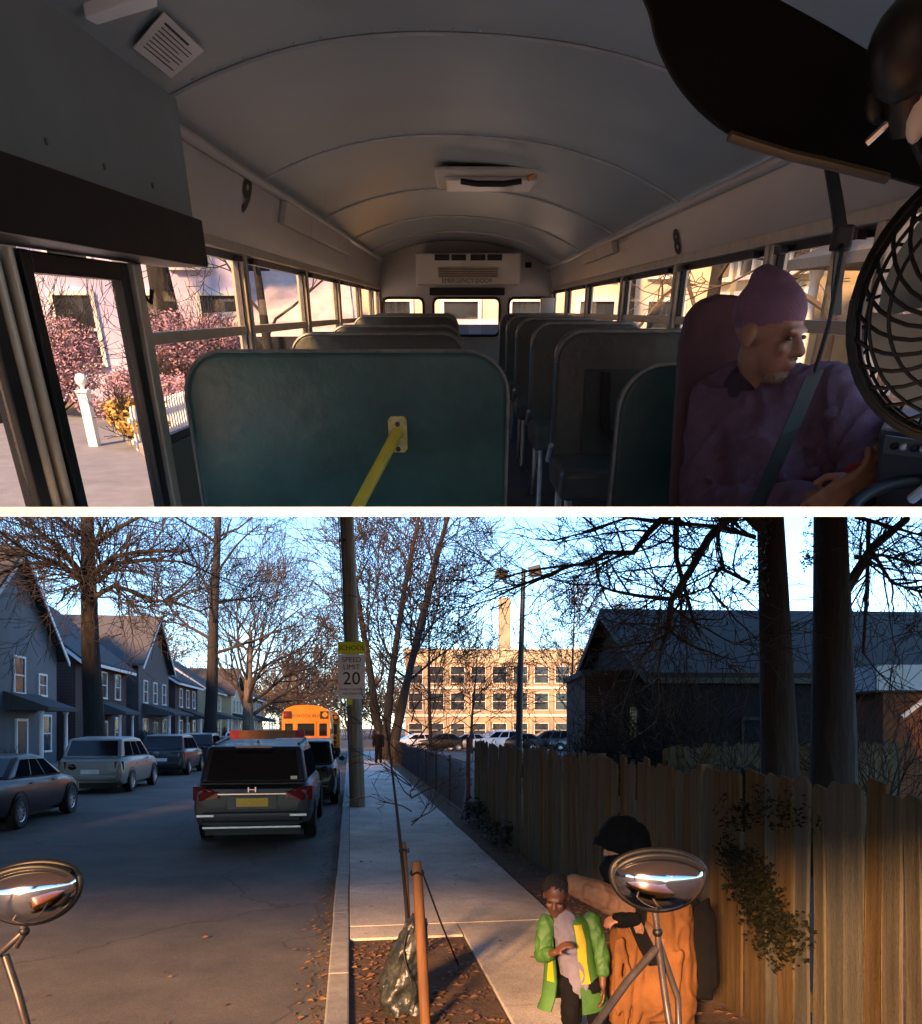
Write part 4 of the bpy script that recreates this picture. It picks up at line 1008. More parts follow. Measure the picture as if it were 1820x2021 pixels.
# ================================================================== WHAT SHOWS THROUGH THE BUS WINDOWS
ZG = -1.9
M_lawn = mat("winter_lawn", (0.12, 0.085, 0.055), 0.95, 0.35, 3, 0.6, 30, col2=(0.20, 0.14, 0.07))
M_conc = mat("concrete", (0.27, 0.265, 0.25), 0.85, 0.2, 3, 0.25, 80)
M_asph = mat("asphalt", (0.050, 0.050, 0.052), 0.8, 0.22, 1.2, 0.35, 160)
M_rbrick = brick_mat("brick_red", (.62, .32, .28), (.52, .26, .23), (.7, .6, .58))
M_obrick = brick_mat("brick_orange", (.60, .34, .18), (.52, .28, .14), (.6, .5, .42))
M_tanbrick = brick_mat("brick_tan", (.36, .28, .18), (.30, .225, .14), (.38, .33, .26))
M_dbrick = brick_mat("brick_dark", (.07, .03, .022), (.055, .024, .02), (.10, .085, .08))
M_lilac = siding_mat("siding_lilac", (.66, .62, .88))
M_bluegrey = siding_mat("siding_bluegrey", (.075, .11, .14))
M_cream = siding_mat("siding_cream", (.50, .42, .27))
M_greys = siding_mat("siding_grey", (.06, .068, .08))
M_shing = mat("shingles_grey", (.06, .064, .07), .9, .3, 8, .6, 30, stretch=(1, 1, 4))
M_shing2 = mat("shingles_dark", (.05, .048, .05), .9, .3, 8, .6, 30, stretch=(1, 1, 4))
M_path = mat("path_concrete", (.17, .175, .20), .85, .15, 3, .2, 80)
g = MB(); g.bx(-13, 13, 6.5, 24, ZG - 0.08, ZG); struct("roadside_ground", g, M_lawn, BUS, cut=True)
g = MB(); g.bx(-3.0, 4.2, 12.0, 24.0, ZG + 0.004, ZG + 0.012); struct("road_behind_bus", g, M_asph, BUS, cut=True)
edge = [(-3.0, 8.6), (-4.1, 10.7), (-5.0, 12.3), (-5.9, 13.8), (-6.9, 17.0)]
g = MB(); g.prism([(x, d, ZG + .004) for x, d in edge] + [(-10, 17.0, ZG + .004), (-10, 6.8, ZG + .004), (-3.0, 6.8, ZG + .004)], (0, 0, .026)); struct("garden_path", g, M_path, BUS, cut=True)
ke = thing("garden_kerb", "pale concrete kerb edging the garden path by the bus door", "kerb", (-5.0, 12.3, ZG), BUS)
for (xa, da), (xb, db_) in zip(edge[:-2], edge[1:-1]):
    mb = MB(); mb.hexa([(xa, da, ZG), (xa + .15, da + .06, ZG), (xb + .15, db_ + .06, ZG), (xb, db_, ZG), (xa, da, ZG + .16), (xa + .15, da + .06, ZG + .16), (xb + .15, db_ + .06, ZG + .16), (xb, db_, ZG + .16)]); part(ke, "kerb_stone", mb, M_conc, ab=True, bevel=.02)
def bhouse(label, X, d, W, D, e, r, mw, mr, wins, right=False, rz=None, **kw):
    return house(label, X, d, W, D, e, r, mw, mr, wins, S=BUS, rz=rz if rz is not None else (math.pi if right else 0), z0=ZG, **kw)
bhouse("brick house with white window trim seen through the bus door", -9.9, 20.0, 6.4, 4, 4.6, 6.4, M_rbrick, M_shing, [(-2.1, .9, .8, 1.4), (-.4, .9, .8, 1.4), (1.1, .9, .8, 1.4), (2.5, .9, .8, 1.4), (-2.1, 3.0, .8, 1.3), (-.4, 3.0, .8, 1.3), (1.1, 3.0, .8, 1.3), (2.5, 3.0, .8, 1.3)], rz=-1.25)
bhouse("pale lilac sided house seen through the first window behind the door", -7.4, 20.2, 4.8, 2.4, 4.4, 6.0, M_lilac, M_shing, [(-1.5, .8, .8, 1.4), (.2, .8, .8, 1.4), (1.7, .8, .8, 1.4), (-1.4, 2.8, .8, 1.2), (1.2, 2.8, .8, 1.2)], rz=-1.35)
bhouse("low pink brick garage seen through the second window on door side", -4.4, 21.0, 2.6, 1.6, 1.9, 2.6, M_rbrick, mat("roof_pink", (.55, .43, .42), .8, .15, 4), [(0, .5, 1.4, 1.0)], name="garage", rz=-1.4)
bhouse("orange brick house with white columns beside the driver's window", 7.4, 12.6, 6.2, 4, 4.2, 6.2, M_obrick, M_shing, [(-2.2, .7, .9, 1.5), (-.4, .7, .9, 1.5), (1.5, .7, .9, 1.5), (-2.2, 2.6, .9, 1.3), (-.4, 2.6, .9, 1.3), (1.5, 2.6, .9, 1.3)], right=True, porch=(-2.6, 2.6, 1.5, 2.5))
bhouse("cream house with many white windows beyond the driver's head", 6.6, 19.6, 6.6, 4, 4.2, 6.2, M_cream, M_shing, [(-2.4, .7, .9, 1.5), (-.8, .7, .9, 1.5), (.8, .7, .9, 1.5), (2.4, .7, .9, 1.5), (-2.4, 2.6, .9, 1.3), (-.8, 2.6, .9, 1.3), (.8, 2.6, .9, 1.3), (2.4, 2.6, .9, 1.3)], right=True)
def btree(label, x, d, H, seed, **kw):
    return tree(label, (x, d, ZG), H, kw.pop('r', .22), kw.pop('kids', [0, 5, 5, 3]), seed, S=BUS, cut=False, group="trees beside the bus", **kw)
btree("bare tree with leaning trunk outside the bus door glass", -8.9, 15.4, 6.0, 11, limbs=5, first=.35)
btree("thick bare trunk outside the first window behind the door", -6.4, 19.0, 6.0, 12, r=.36, limbs=6, first=.45)
btree("slim bare tree outside the second window on door side", -3.9, 17.2, 5.0, 13, r=.12, limbs=7, first=.25)
btree("bare tree in front of the cream house outside right windows", 4.9, 17.0, 5.5, 14, r=.18, limbs=8, first=.2, mtw=M_twig2)
btree("bare tree in front of the orange house outside driver's window", 5.2, 12.2, 5.5, 15, r=.16, limbs=8, first=.25, mtw=M_twig2)
btree("bare tree standing by the road behind the bus", 4.4, 22.5, 5.5, 16, r=.15, limbs=8, first=.2, mtw=M_twig2)
def pinkbush(label, x, d, r, seed, n=5200):
    return shrub(label, (x, d, ZG), r, n, .035, M_bush_pink, seed, S=BUS, stems=26, group="pinkish bare shrubs by the bus")
pinkbush("tall pinkish bare shrub outside the bus door glass", -8.2, 16.6, (1.7, 1.5, 1.22), 21, 16000)
pinkbush("tall pinkish shrub outside the first window behind the door", -5.75, 17.6, (1.25, 1.1, 1.05), 28, 10000)
pinkbush("low pinkish shrub behind the white picket fence", -5.8, 15.6, (1.4, 1.6, .55), 22)
pinkbush("pinkish bare shrub outside second window on the door side", -4.4, 17.6, (1.0, 1.2, .5), 23)
shrub("small yellow leaved shrub by the white garden post", (-5.05, 12.6, ZG), (.5, .8, .42), 1300, .05, M_leaf_yel, 24, S=BUS, stems=14, group=None)
pw = thing("garden_post", "white garden post with round finial beside the path", "post", (-5.75, 12.6, ZG), BUS)
mb = MB(); mb.bx(-.07, .07, -.07, .07, 0, .80); mb.bx(-.09, .09, -.09, .09, .80, .84); part(pw, "post", mb, M_white, bevel=.008)
mb = MB(); mb.lathe([(.03, .84), (.03, .88), (.075, .93), (.085, .99), (.06, 1.05), (.001, 1.07)], 14); part(pw, "finial", mb, M_white, smooth=60)
pf = thing("picket_fence", "short white picket fence seen below the first window", "fence", (-4.85, 12.6, ZG), BUS)
for k in range(30):
    mb = MB(); y = -0.6 + k * .125; mb.prism([(0, y - .035, .05), (0, y + .035, .05), (0, y + .035, .60), (0, y, .66), (0, y - .035, .60)], (.02, 0, 0)); part(pf, "picket", mb, M_white)
for z in (.18, .48):
    mb = MB(); mb.bx(-.03, -.002, -.7, 3.2, z - .03, z + .03); part(pf, "rail", mb, M_white)
M_carw = mat("car_white", (.7, .7, .7), .3, .05, 3, coat=.5); M_carblue = mat("car_blue", (.34, .48, .62), .3, .1, 3, coat=.5); M_carred = mat("car_red", (.4, .03, .03), .3, .1, 3, coat=.5); M_cary = mat("car_yellow", (.7, .4, .04), .3, .1, 3, coat=.5)
car('suv', "white car on the road behind the bus rear window", (0.55, 20.6, ZG + .012), M_carw, BUS, math.pi, group="cars behind the bus", simple=True)
car('sedan', "pale blue car on the road behind the bus rear window", (1.75, 21.2, ZG + .012), M_carblue, BUS, math.pi, group="cars behind the bus", simple=True)
car('suv', "yellow car left of the white one behind the bus", (-1.25, 21.0, ZG + .012), M_cary, BUS, math.pi, group="cars behind the bus", simple=True)
bhouse("long pale apartment house closing the road behind the bus", 0, 23.0, 17.0, 2.5, 4.4, 5.4, siding_mat("stucco_pale", (.70, .60, .50)), M_shing, [(-7.2 + 1.8 * k, z, .9, 1.3) for k in range(9) for z in (.8, 2.7)], rz=-math.pi / 2)
pinkbush("pinkish shrub behind the cars at the road end", 0.0, 22.5, (3.0, .3, .30), 27, 3000)

# ================================================================== THE STREET: GROUND
M_ground = mat("ground_earth", (.07, .055, .04), .95, .3, .3, .5, 10)
M_dirt = mat("dirt", (.06, .036, .02), .95, .35, 5, .8, 40, col2=(.11, .065, .036))
M_curb = mat("kerb_granite", (.30, .29, .27), .8, .2, 8, .3, 80)
M_walk = road_mat("sidewalk_concrete", (.56, .51, .45), .8)
g = MB(); R_ = 900
g.add([(-R_, -R_, 0), (R_, -R_, 0), (R_, R_, 0), (-R_, R_, 0)], [(0, 1, 2, 3)]); struct("ground", g, M_ground, WLD)
M_road = road_mat("road_asphalt", (.118, .108, .097))
g = MB(); g.add([(-8.75, -25, .004), (-.16, -25, .004), (-.16, 260, .004), (-8.75, 260, .004)], [(0, 1, 2, 3)]); struct("road", g, M_road)
# tar seams on the road
# kerbs as stones
def kerb_row(name, s0, s1, ta, tb, step):
    base = MB(); base.bx(s0 + .01, s1 - .01, ta, tb, 0, .10); o = struct(name, base, M_curb); mesh = None; t = ta
    rng = random.Random(5)
    while t < tb:
        if mesh is None:
            mb = MB(); mb.bx(s0, s1, 0.004, step - .004, 0.0, .145); c = part(o, "kerb_stone", mb, M_curb, bevel=.014); mesh = c.data
        else:
            c = bpy.data.objects.new("kerb_stone", mesh); link(c); c.parent = o
        c.location = (rng.uniform(-.004, .004), t, rng.uniform(-.004, .003)); t += step
    return o
kerb_row("kerb_near", -.16, -.005, 2.0, 62, 1.9)
kerb_row("kerb_far", -8.90, -8.75, 4.0, 90, 2.4)
bs = MB(); bs.bx(-.004, 2.02, 2, 62, 0, .095); sw_ = struct("sidewalk", bs, mat("joint_dirt", (.07, .055, .045), .95))
rng = random.Random(8); t = 2.6; k = 0
pit = (4.0, 6.75)
while t < 60:
    L = 1.52
    for (a, b) in ((0.002, 2.0),):
        mb = MB()
        s0, s1 = a, b
        if t + L > pit[0] and t < pit[1]: s0 = 1.02
        if t + L > pit[1] and t < pit[1]:
            mb.bx(s0, s1, t + .006, t + L - .006, .06, .14)
            m2 = MB(); m2.bx(.002, 1.008, pit[1], t + L - .006, .06, .139); part(sw_, "slab", m2, M_walk, bevel=.006)
        else: mb.bx(s0, s1, t + .006, t + L - .006, .06, .14)
        o = part(sw_, "slab", mb, M_walk, bevel=.006); o.location.z = rng.uniform(-.004, .004)
    t += L
g = MB(); g.bx(.0, 1.01, 2.0, pit[1], .08, .118); struct("tree_pit", g, M_dirt)
g = MB(); g.bx(2.03, 2.75, 2, 60, .01, .125); struct("verge", g, M_dirt)
g = MB(); g.bx(-10.6, -8.91, 4, 120, .01, .13); struct("far_verge", g, M_lawn)
g = MB(); g.bx(-12.2, -10.61, 4, 120, .01, .14); struct("far_sidewalk", g, M_conc)
g = MB(); g.bx(-40, -12.21, 4, 120, .01, .25); struct("front_lawn", g, M_lawn)
g = MB(); g.bx(2.8, 60, 26, 78, .02, .06); struct("parking_lot", g, M_asph)
g = MB(); g.bx(2.76, 40, 1.5, 25.9, .01, .10); struct("back_yard", g, M_dirt)
# fallen leaves
def leaves(name, label, n, fn, size, seed):
    rng = random.Random(seed); mb = MB()
    for i in range(n):
        s, t_, z = fn(rng); a = rng.uniform(0, 6.28); sz = size * rng.uniform(.5, 1.3); c, q = math.cos(a), math.sin(a); tl = rng.uniform(-.4, .4) * sz
        mb.add([(s - c * sz, t_ - q * sz, z + .006), (s - q * sz * .5, t_ + c * sz * .5, z + .010 + abs(tl)), (s + c * sz, t_ + q * sz, z + .008 + abs(tl) * .6), (s + q * sz * .5, t_ - c * sz * .5, z + .010)], [(0, 1, 2, 3)])
    return struct(name, mb, M_leaf_brn, kind='stuff', label=label, cat="leaves")
leaves("gutter_leaves", "brown leaves lying along the kerb and on the road", 900, lambda r: (-.18 - abs(r.gauss(0, .13)), r.uniform(4.6, 24), .006), .026, 1)
leaves("road_leaves", "few scattered leaves on the road", 60, lambda r: (r.uniform(-3.0, -.4), r.uniform(4.8, 10), .006), .028, 2)
leaves("pit_leaves", "brown leaves in the tree pit", 500, lambda r: (r.uniform(.03, 1.0), r.uniform(4.2, 6.7), .119), .032, 3)
leaves("verge_leaves", "brown leaves along the foot of the fences", 1800, lambda r: (2.45 - abs(r.gauss(0, .22)), r.uniform(4, 40), .141), .035, 4)
leaves("path_leaves", "few leaves scattered on the sidewalk", 70, lambda r: (r.uniform(.1, 2.0), r.uniform(5, 20), .142), .03, 6)

# ------------------------------------------------------------------ wooden fence, board by board
M_fence = mat("fence_wood", (.046, .029, .011), .85, .45, 2.2, .8, 60, stretch=(9, 9, .35), col2=(.11, .072, .030), spec=.2)
M_fence2 = mat("fence_wood_old", (.052, .045, .030), .9, .45, 2.2, .8, 60, stretch=(9, 9, .35), col2=(.12, .10, .065), spec=.2)
M_fence3 = mat("fence_wood_grey", (.045, .045, .040), .9, .45, 1.6, .8, 60, stretch=(9, 9, .35), col2=(.10, .093, .072), spec=.2)
wf = thing("wooden_fence", "weathered upright board fence along the right side of the sidewalk", "fence", (2.52, 9.0, 0))
rng = random.Random(31); meshes = []
for v in range(14):
    mb = MB(); hgt = 1.70 + rng.uniform(-.03, .03); wd = .139 + rng.uniform(-.006, .005)
    k1, k2 = rng.uniform(.012, .045), rng.uniform(.012, .045); bow = rng.uniform(-.015, .015)
    mb.prism([(0, -wd / 2, .08), (0, wd / 2, .08), (bow, wd / 2, .9), (0, wd / 2, hgt - k1), (0, wd / 2 - k1, hgt), (0, -wd / 2 + k2, hgt - rng.uniform(0, .02)), (0, -wd / 2, hgt - k2), (bow, -wd / 2, .9)], (.02, 0, 0))
    me = mesh_of(mb, "board", bevel=.003); me.materials.append((M_fence, M_fence2, M_fence3)[v % 3]); meshes.append(me)
y = -6.2
while y < 6.35:
    o = bpy.data.objects.new("board", rng.choice(meshes)); link(o); o.parent = wf
    o.location = (rng.uniform(-.012, .012), y, rng.uniform(-.028, .025)); o.rotation_euler = (rng.uniform(-.014, .014), rng.uniform(-.012, .012), rng.uniform(-.07, .07)); y += rng.uniform(.141, .148)
for z in (.45, 1.40):
    mb = MB(); mb.bx(.035, .075, -6.3, 6.4, z - .045, z + .045); part(wf, "rail", mb, M_fence2)
for y in (-6, -3.6, -1.2, 1.2, 3.6, 6.25):
    mb = MB(); mb.bx(.08, .17, y - .045, y + .045, 0, 1.72); part(wf, "post", mb, M_fence2)
iv = MB(); rg2 = random.Random(4)
def fence_hit(px, py):
    a = ts(wp(px, py, 1.0)); o_ = ts((0, 0, EYE)); dv = a - o_; k_ = (2.50 - o_.x) / dv.x; return o_ + dv * k_ - Vector((2.52, 9.0, 0))
for k in range(46):
    f = rg2.random(); px_, py_ = (1450 + 135 * f + rg2.gauss(0, 18), 1690 + 190 * f + rg2.gauss(0, 24)); h_ = fence_hit(px_, py_); leafclump(iv, (h_.x - .05, h_.y, h_.z), (.05, .14, .12), 42, .018, rg2, 0)
for k in range(16):
    h_ = fence_hit(1490 + rg2.uniform(-60, 120), 1575 + rg2.uniform(-15, 70)); leafclump(iv, (h_.x - .04, h_.y, h_.z), (.04, .12, .1), 26, .017, rg2, 0)
part(wf, "ivy", iv, mat("ivy_dark", (.007, .008, .004), .7, .4, 4, spec=.1))
ws = thing("verge_weeds", "low weeds growing at the corner of the wooden fence", "weeds", (2.38, 14.2, .12)); ws['kind'] = 'stuff'
mb = MB(); rg3 = random.Random(9)
for k in range(10): leafclump(mb, (rg3.uniform(-.2, .05), rg3.uniform(-4.5, .6), rg3.uniform(.05, .4)), (.18, .3, .18), 70, .04, rg3, 0)
part(ws, "leaves", mb, M_leaf_dark)
# second board fence in the yards
wf2 = thing("wooden_fence", "brown board fence far back at the right edge behind the trees", "fence", (9.0, 13.3, 0), STR, rz=-1.25)
y = -4.0
while y < 4.0:
    o = bpy.data.objects.new("board", rng.choice(meshes)); link(o); o.parent = wf2; o.location = (0, y, rng.uniform(-.03, .03)); y += .15
for z in (.5, 1.4):
    mb = MB(); mb.bx(.03, .07, -4, 4, z - .045, z + .045); part(wf2, "rail", mb, M_fence2)
# chain-link fence
M_rust = mat("rusty_post", (.075, .04, .03), .7, .3, 10)
M_wire = mat("fence_wire", (.06, .05, .05), .6, .2, 10, metal=.3)
cf_ = thing("chain_link_fence", "dark chain-link fence with posts beyond the wooden fence", "fence", (2.45, 15.6, 0))
for i in range(12):
    mb = MB(); y = i * 3.0 + (.05 if i == 0 else 0); hh = 1.75 if i == 0 else 1.28; mb.tube([(0, y, 0), (0, y, hh)], .045 if i == 0 else .03, 8); mb.ell((0, y, hh), .05 if i == 0 else .034, 8, 6); part(cf_, "post", mb, M_rust, smooth=50)
for z in (.15, 1.25):
    mb = MB(); mb.tube([(0, 0, z), (0, 33, z)], .02, 6); part(cf_, "rail", mb, M_rust)
wm = MB()
for i in range(int(33 / .11)):
    y = i * .11
    for s_ in (-1, 1):
        a = (.004 * s_, y if s_ > 0 else y + 1.05, .17); b = (.004 * s_, y + 1.05 if s_ > 0 else y, 1.22); wm.tube([a, b], .0045, 3, cap=False)
part(cf_, "wire_mesh", wm, M_wire, kind='stuff')
lf = MB(); rg4 = random.Random(12)
for k in range(60): leafclump(lf, (rg4.uniform(.15, .5), rg4.uniform(0, 30), rg4.uniform(.1, .8)), (.15, .5, .3), 22, .04, rg4, 0)
bs_ = struct("fence_brush", xf(lf, Matrix.Translation((2.5, 15.8, .1))), mat("brush_brown", (.12, .05, .035), .8, .4, 3), kind='stuff', label="reddish brown brush behind the chain-link fence", cat="brush")
# ------------------------------------------------------------------ utility pole, sign, wires
M_polew = mat("pole_wood", (.30, .245, .19), .9, .35, 3, .5, 50, stretch=(5, 5, .4))
pb_ = gp(706, 1592, .14); pole = thing("utility_pole", "tall brown wooden utility pole at the edge of the sidewalk", "utility pole", pb_, WLD)
mb = MB(); mb.tube([(0, 0, -.1), (-.10, 0, 3), (-.28, 0, 7.6)], [.185, .17, .145], 16); part(pole, "post", mb, M_polew, smooth=50)
mb = MB(); mb.tube([(-.13, -.17, .2), (-.22, -.18, 3), (-.40, -.16, 7.6)], .028, 8); part(pole, "conduit", mb, M_steel)
for z in (1.3, 1.36, 4.9):
    mb = MB(); mb.tube([Vector((-.045 * z / 1.35 + .19 * math.cos(a), .19 * math.sin(a), z)) for a in [6.2832 * i / 16 for i in range(17)]], .008, 4); part(pole, "band", mb, M_steel)
for z in (6.2, 7.0):
    mb = MB(); mb.tube([(-.24, -.12, z), (-.42, -.14, z)], .03, 8); part(pole, "insulator", mb, M_black)
M_signw = mat("sign_white", (.80, .82, .86), .4, .06, 4); M_signy = mat("sign_yellow_green", (.70, .80, .03), .4, .08, 6)
sc_ = wp(694, 1323, pb_.y - .25)
sg_ = thing("speed_limit_sign", "white speed limit 20 sign with yellow top on utility pole", "sign", sc_, WLD)
mb = MB(); mb.bx(-.31, .31, 0, .012, -.66, .37); part(sg_, "panel", mb, M_signw, bevel=.004)
mb = MB(); mb.bx(-.315, .315, -.004, .012, .375, .66); part(sg_, "school_plate", mb, M_signy, bevel=.004)
mb = MB(); mb.bx(-.12, .02, 0, .012, -.80, -.665); part(sg_, "lower_tag", mb, M_signy)
for txt, size, z, m in (("SCHOOL", .155, .515, M_ink), ("SPEED", .165, .24, M_ink), ("LIMIT", .165, .07, M_ink), ("20", .42, -.20, M_ink), ("WHEN CHILDREN", .07, -.44, M_ink), ("ARE PRESENT", .07, -.54, M_ink)):
    part(sg_, "lettering", xf(text_mb(txt, size), Matrix.Translation((0, -.006, z))), m)
mb = MB(); mb.bx(-.04, .04, .012, .08, -.5, .5); part(sg_, "bracket", mb, M_steel)
w0 = pb_ + Vector((-.33, -.1, 0))
for i, (dz, ds) in enumerate(((7.55, -.05), (7.15, -.12), (6.7, -.02))):
    mb = MB(); pts = []
    for k in range(40):
        f = k / 39; y = 100 * f; pts.append(w0 + STR.to_3x3() @ Vector((ds, y, 0)) + Vector((0, 0, dz - 3.2 * 4 * (f * (1 - f)) * .25 * (1 + .2 * i) - .3 * f)))
    mb.tube(pts, .016, 4)
    solo("power_line", ("highest", "middle", "lowest")[i] + " of the three thin overhead wires left of the pole", "cable", mb, M_black, WLD, loc=w0 + Vector((0, 0, dz)), group="overhead wires")

# ------------------------------------------------------------------ sapling with stakes and watering bag
sb0 = ts(gp(818, 1975, .12)); sbw = STR @ Vector((sb0.x, sb0.y, .118))
def sap_custom(cr, rng, ov):
    for k in range(16):
        z = rng.uniform(1.15, 2.0); a = rng.uniform(0, 6.28)
        grow(cr, Vector((-.02, 0, z)), Vector((math.cos(a), math.sin(a) * .6, rng.uniform(.15, .9))), rng.uniform(.25, .5), .006, 3, [0, 0, 0, 4, 2], rng, None, .2, .04, .5, .9, .0022)
tree("slender bare sapling tied between two wooden stakes", sbw, 2.05, .020, [0, 0], 5, limbs=0, custom=sap_custom, mtr=M_bark, minr=.0015, name="sapling", group=None, lean=(-.02, 0))
M_stake = mat("stake_wood", (.16, .068, .022), .8, .3, 4, .3, 60, stretch=(5, 5, .6))
for i, (tpx, bpx, lab) in enumerate((((822, 1700), (842, 2030), "thick orange-brown wooden stake right of the sapling"), ((797, 1662), (810, 1900), "thinner wooden stake left behind the sapling"))):
    b = gp(bpx[0], bpx[1], .118); tp = wp(tpx[0], tpx[1], b.y + (.05 if i == 0 else .1))
    mb = MB(); r = .034 if i == 0 else .022; mb.tube([b - Vector((0, 0, .1)), b.lerp(tp, .5), tp], [r, r, r * .92], 10)
    st_ = thing("tree_stake", lab, "stake", b, WLD, group="sapling stakes"); part(st_, "pole", mb, M_stake, ab=True, smooth=50)
    mb = MB(); c = b.lerp(tp, .93); mb.tube([c + Vector((.04 * math.cos(a), .04 * math.sin(a), .012 * math.sin(3 * a))) for a in [6.2832 * k / 12 for k in range(13)]], .006, 4); part(st_, "tie", mb, M_black, ab=True)
g0 = wp(828, 1706, 5.2); g1 = gp(905, 1905, .14)
mb = MB(); mb.tube([g0, g0.lerp(g1, .5) - Vector((0, 0, .02)), g1], .007, 5); solo("guy_strap", "thin guy strap running from stake to the sidewalk", "strap", mb, M_black, WLD, loc=g1)
M_bag = mat("bag_green", (.018, .021, .019), .35, .35, 7, .5, 40, col2=(.07, .075, .066), lo=.45, hi=.70); M_bagw = mat("bag_pale", (.25, .25, .22), .5, .4, 5)
bgw = gp(803, 1985, .118)
bg_ = thing("watering_bag", "crumpled grey green watering bag at the foot of the sapling", "bag", bgw, WLD)
rngb = random.Random(2); mb = MB(); n = 48; m_ = 40; vsb = []; fsb = []
for j in range(m_ + 1):
    f = j / m_; z = .62 * f
    for i in range(n):
        a = 6.2832 * i / n; q = Vector((math.cos(a) * 1.7, math.sin(a) * 1.7, f * 4))
        rg_ = 1 - 2 * abs(noise.noise(q * 1.6 + Vector((3, 1, 7)))); r = (.125 * (1 - f) ** .6 + .055) * (1 + .25 * noise.noise(q) + .16 * rg_ * abs(rg_) + .05 * noise.noise(q * 5)) * (1.0 if f < .93 else .6)
        lean_ = -.035 * math.sin(f * 5) + .03 * f; vsb.append((r * .85 * math.cos(a) + lean_, r * math.sin(a), z + .02 * noise.noise(q * 2)))
for j in range(m_):
    for i in range(n): fsb.append((j * n + i, j * n + (i + 1) % n, (j + 1) * n + (i + 1) % n, (j + 1) * n + i))
fsb.append(tuple(m_ * n + i for i in range(n))); mb.add(vsb, fsb); part(bg_, "sack", mb, M_bag, smooth=60)
zp = MB(); zp.tube([(.02 + .03 * math.sin(k * .5), -.19 * (1 - k / 14) ** .6 - .05, .03 + .042 * k) for k in range(13)], .006, 6); part(bg_, "zip", zp, M_black)

# ------------------------------------------------------------------ vehicles
M_vanp = mat("van_paint", (.024, .026, .040), .45, .06, 2, metal=.1, coat=.12, spec=.3)
M_gold = mat("suv_gold", (.20, .195, .18), .38, .06, 2, metal=.3, coat=.15)
M_blk = mat("car_black", (.009, .010, .012), .35, .1, 2, coat=.2, spec=.35)
M_navy = mat("car_navy", (.02, .024, .034), .35, .1, 2, coat=.2, spec=.35)
M_grey = mat("car_grey", (.09, .095, .10), .3, .1, 2, metal=.5, coat=.5)
RZ = .004
vt = ts(gp(497, 1668))
car('van', "slate grey minivan with yellow plate driving ahead in the lane", (vt.x + .02, vt.y + 2.5, RZ), M_vanp, plate=M_yplate, van_detail=True, group=None)
car('suv', "dark car just ahead of the minivan near the kerb", (-1.25, 21.6, RZ), M_blk, brake=False, group=None, name="suv")
car('sedan', "black sedan parked at the left edge of the picture", (-7.3, 17.4, RZ), M_blk)
car('suv', "gold grey suv with red tail light parked behind the black sedan", (-7.62, 26.2, RZ), M_gold)
car('suv', "dark grey suv parked in front of the gold one", (-7.6, 34.6, RZ), M_navy)
car('suv', "black suv parked third in front of the gold one", (-7.6, 41.4, RZ), M_blk)
car('sedan', "black sedan parked further up the left kerb before the white car", (-7.6, 48.2, RZ), M_navy)
car('suv', "white car parked far up the left kerb", (-7.6, 55.5, RZ), M_carw, brake=False)
car('sedan', "pale silver car parked farthest up the left kerb", (-7.6, 63.5, RZ), mat("car_silver", (.4, .42, .45), .3, .05, 2, metal=.6))
rng = random.Random(77)
far_lab = ["white car", "dark car", "silver car", "white suv", "navy car", "black suv", "grey car"]
fm = [M_carw, M_blk, MATS["car_silver"], M_carw, M_navy, M_blk, M_grey]
for i in range(7):
    x = (820 + i * 52 - 910) / 1500 * 62; p = ts((x, 62, 0)); car('suv' if i in (3, 5) else 'sedan', far_lab[i] + " in the school parking lot, %s from the left" % ("first", "second", "third", "fourth", "fifth", "sixth", "seventh")[i], (p.x, p.y, .06), fm[i], rz=rng.uniform(1.2, 1.9), group="cars in the school parking lot", simple=True)

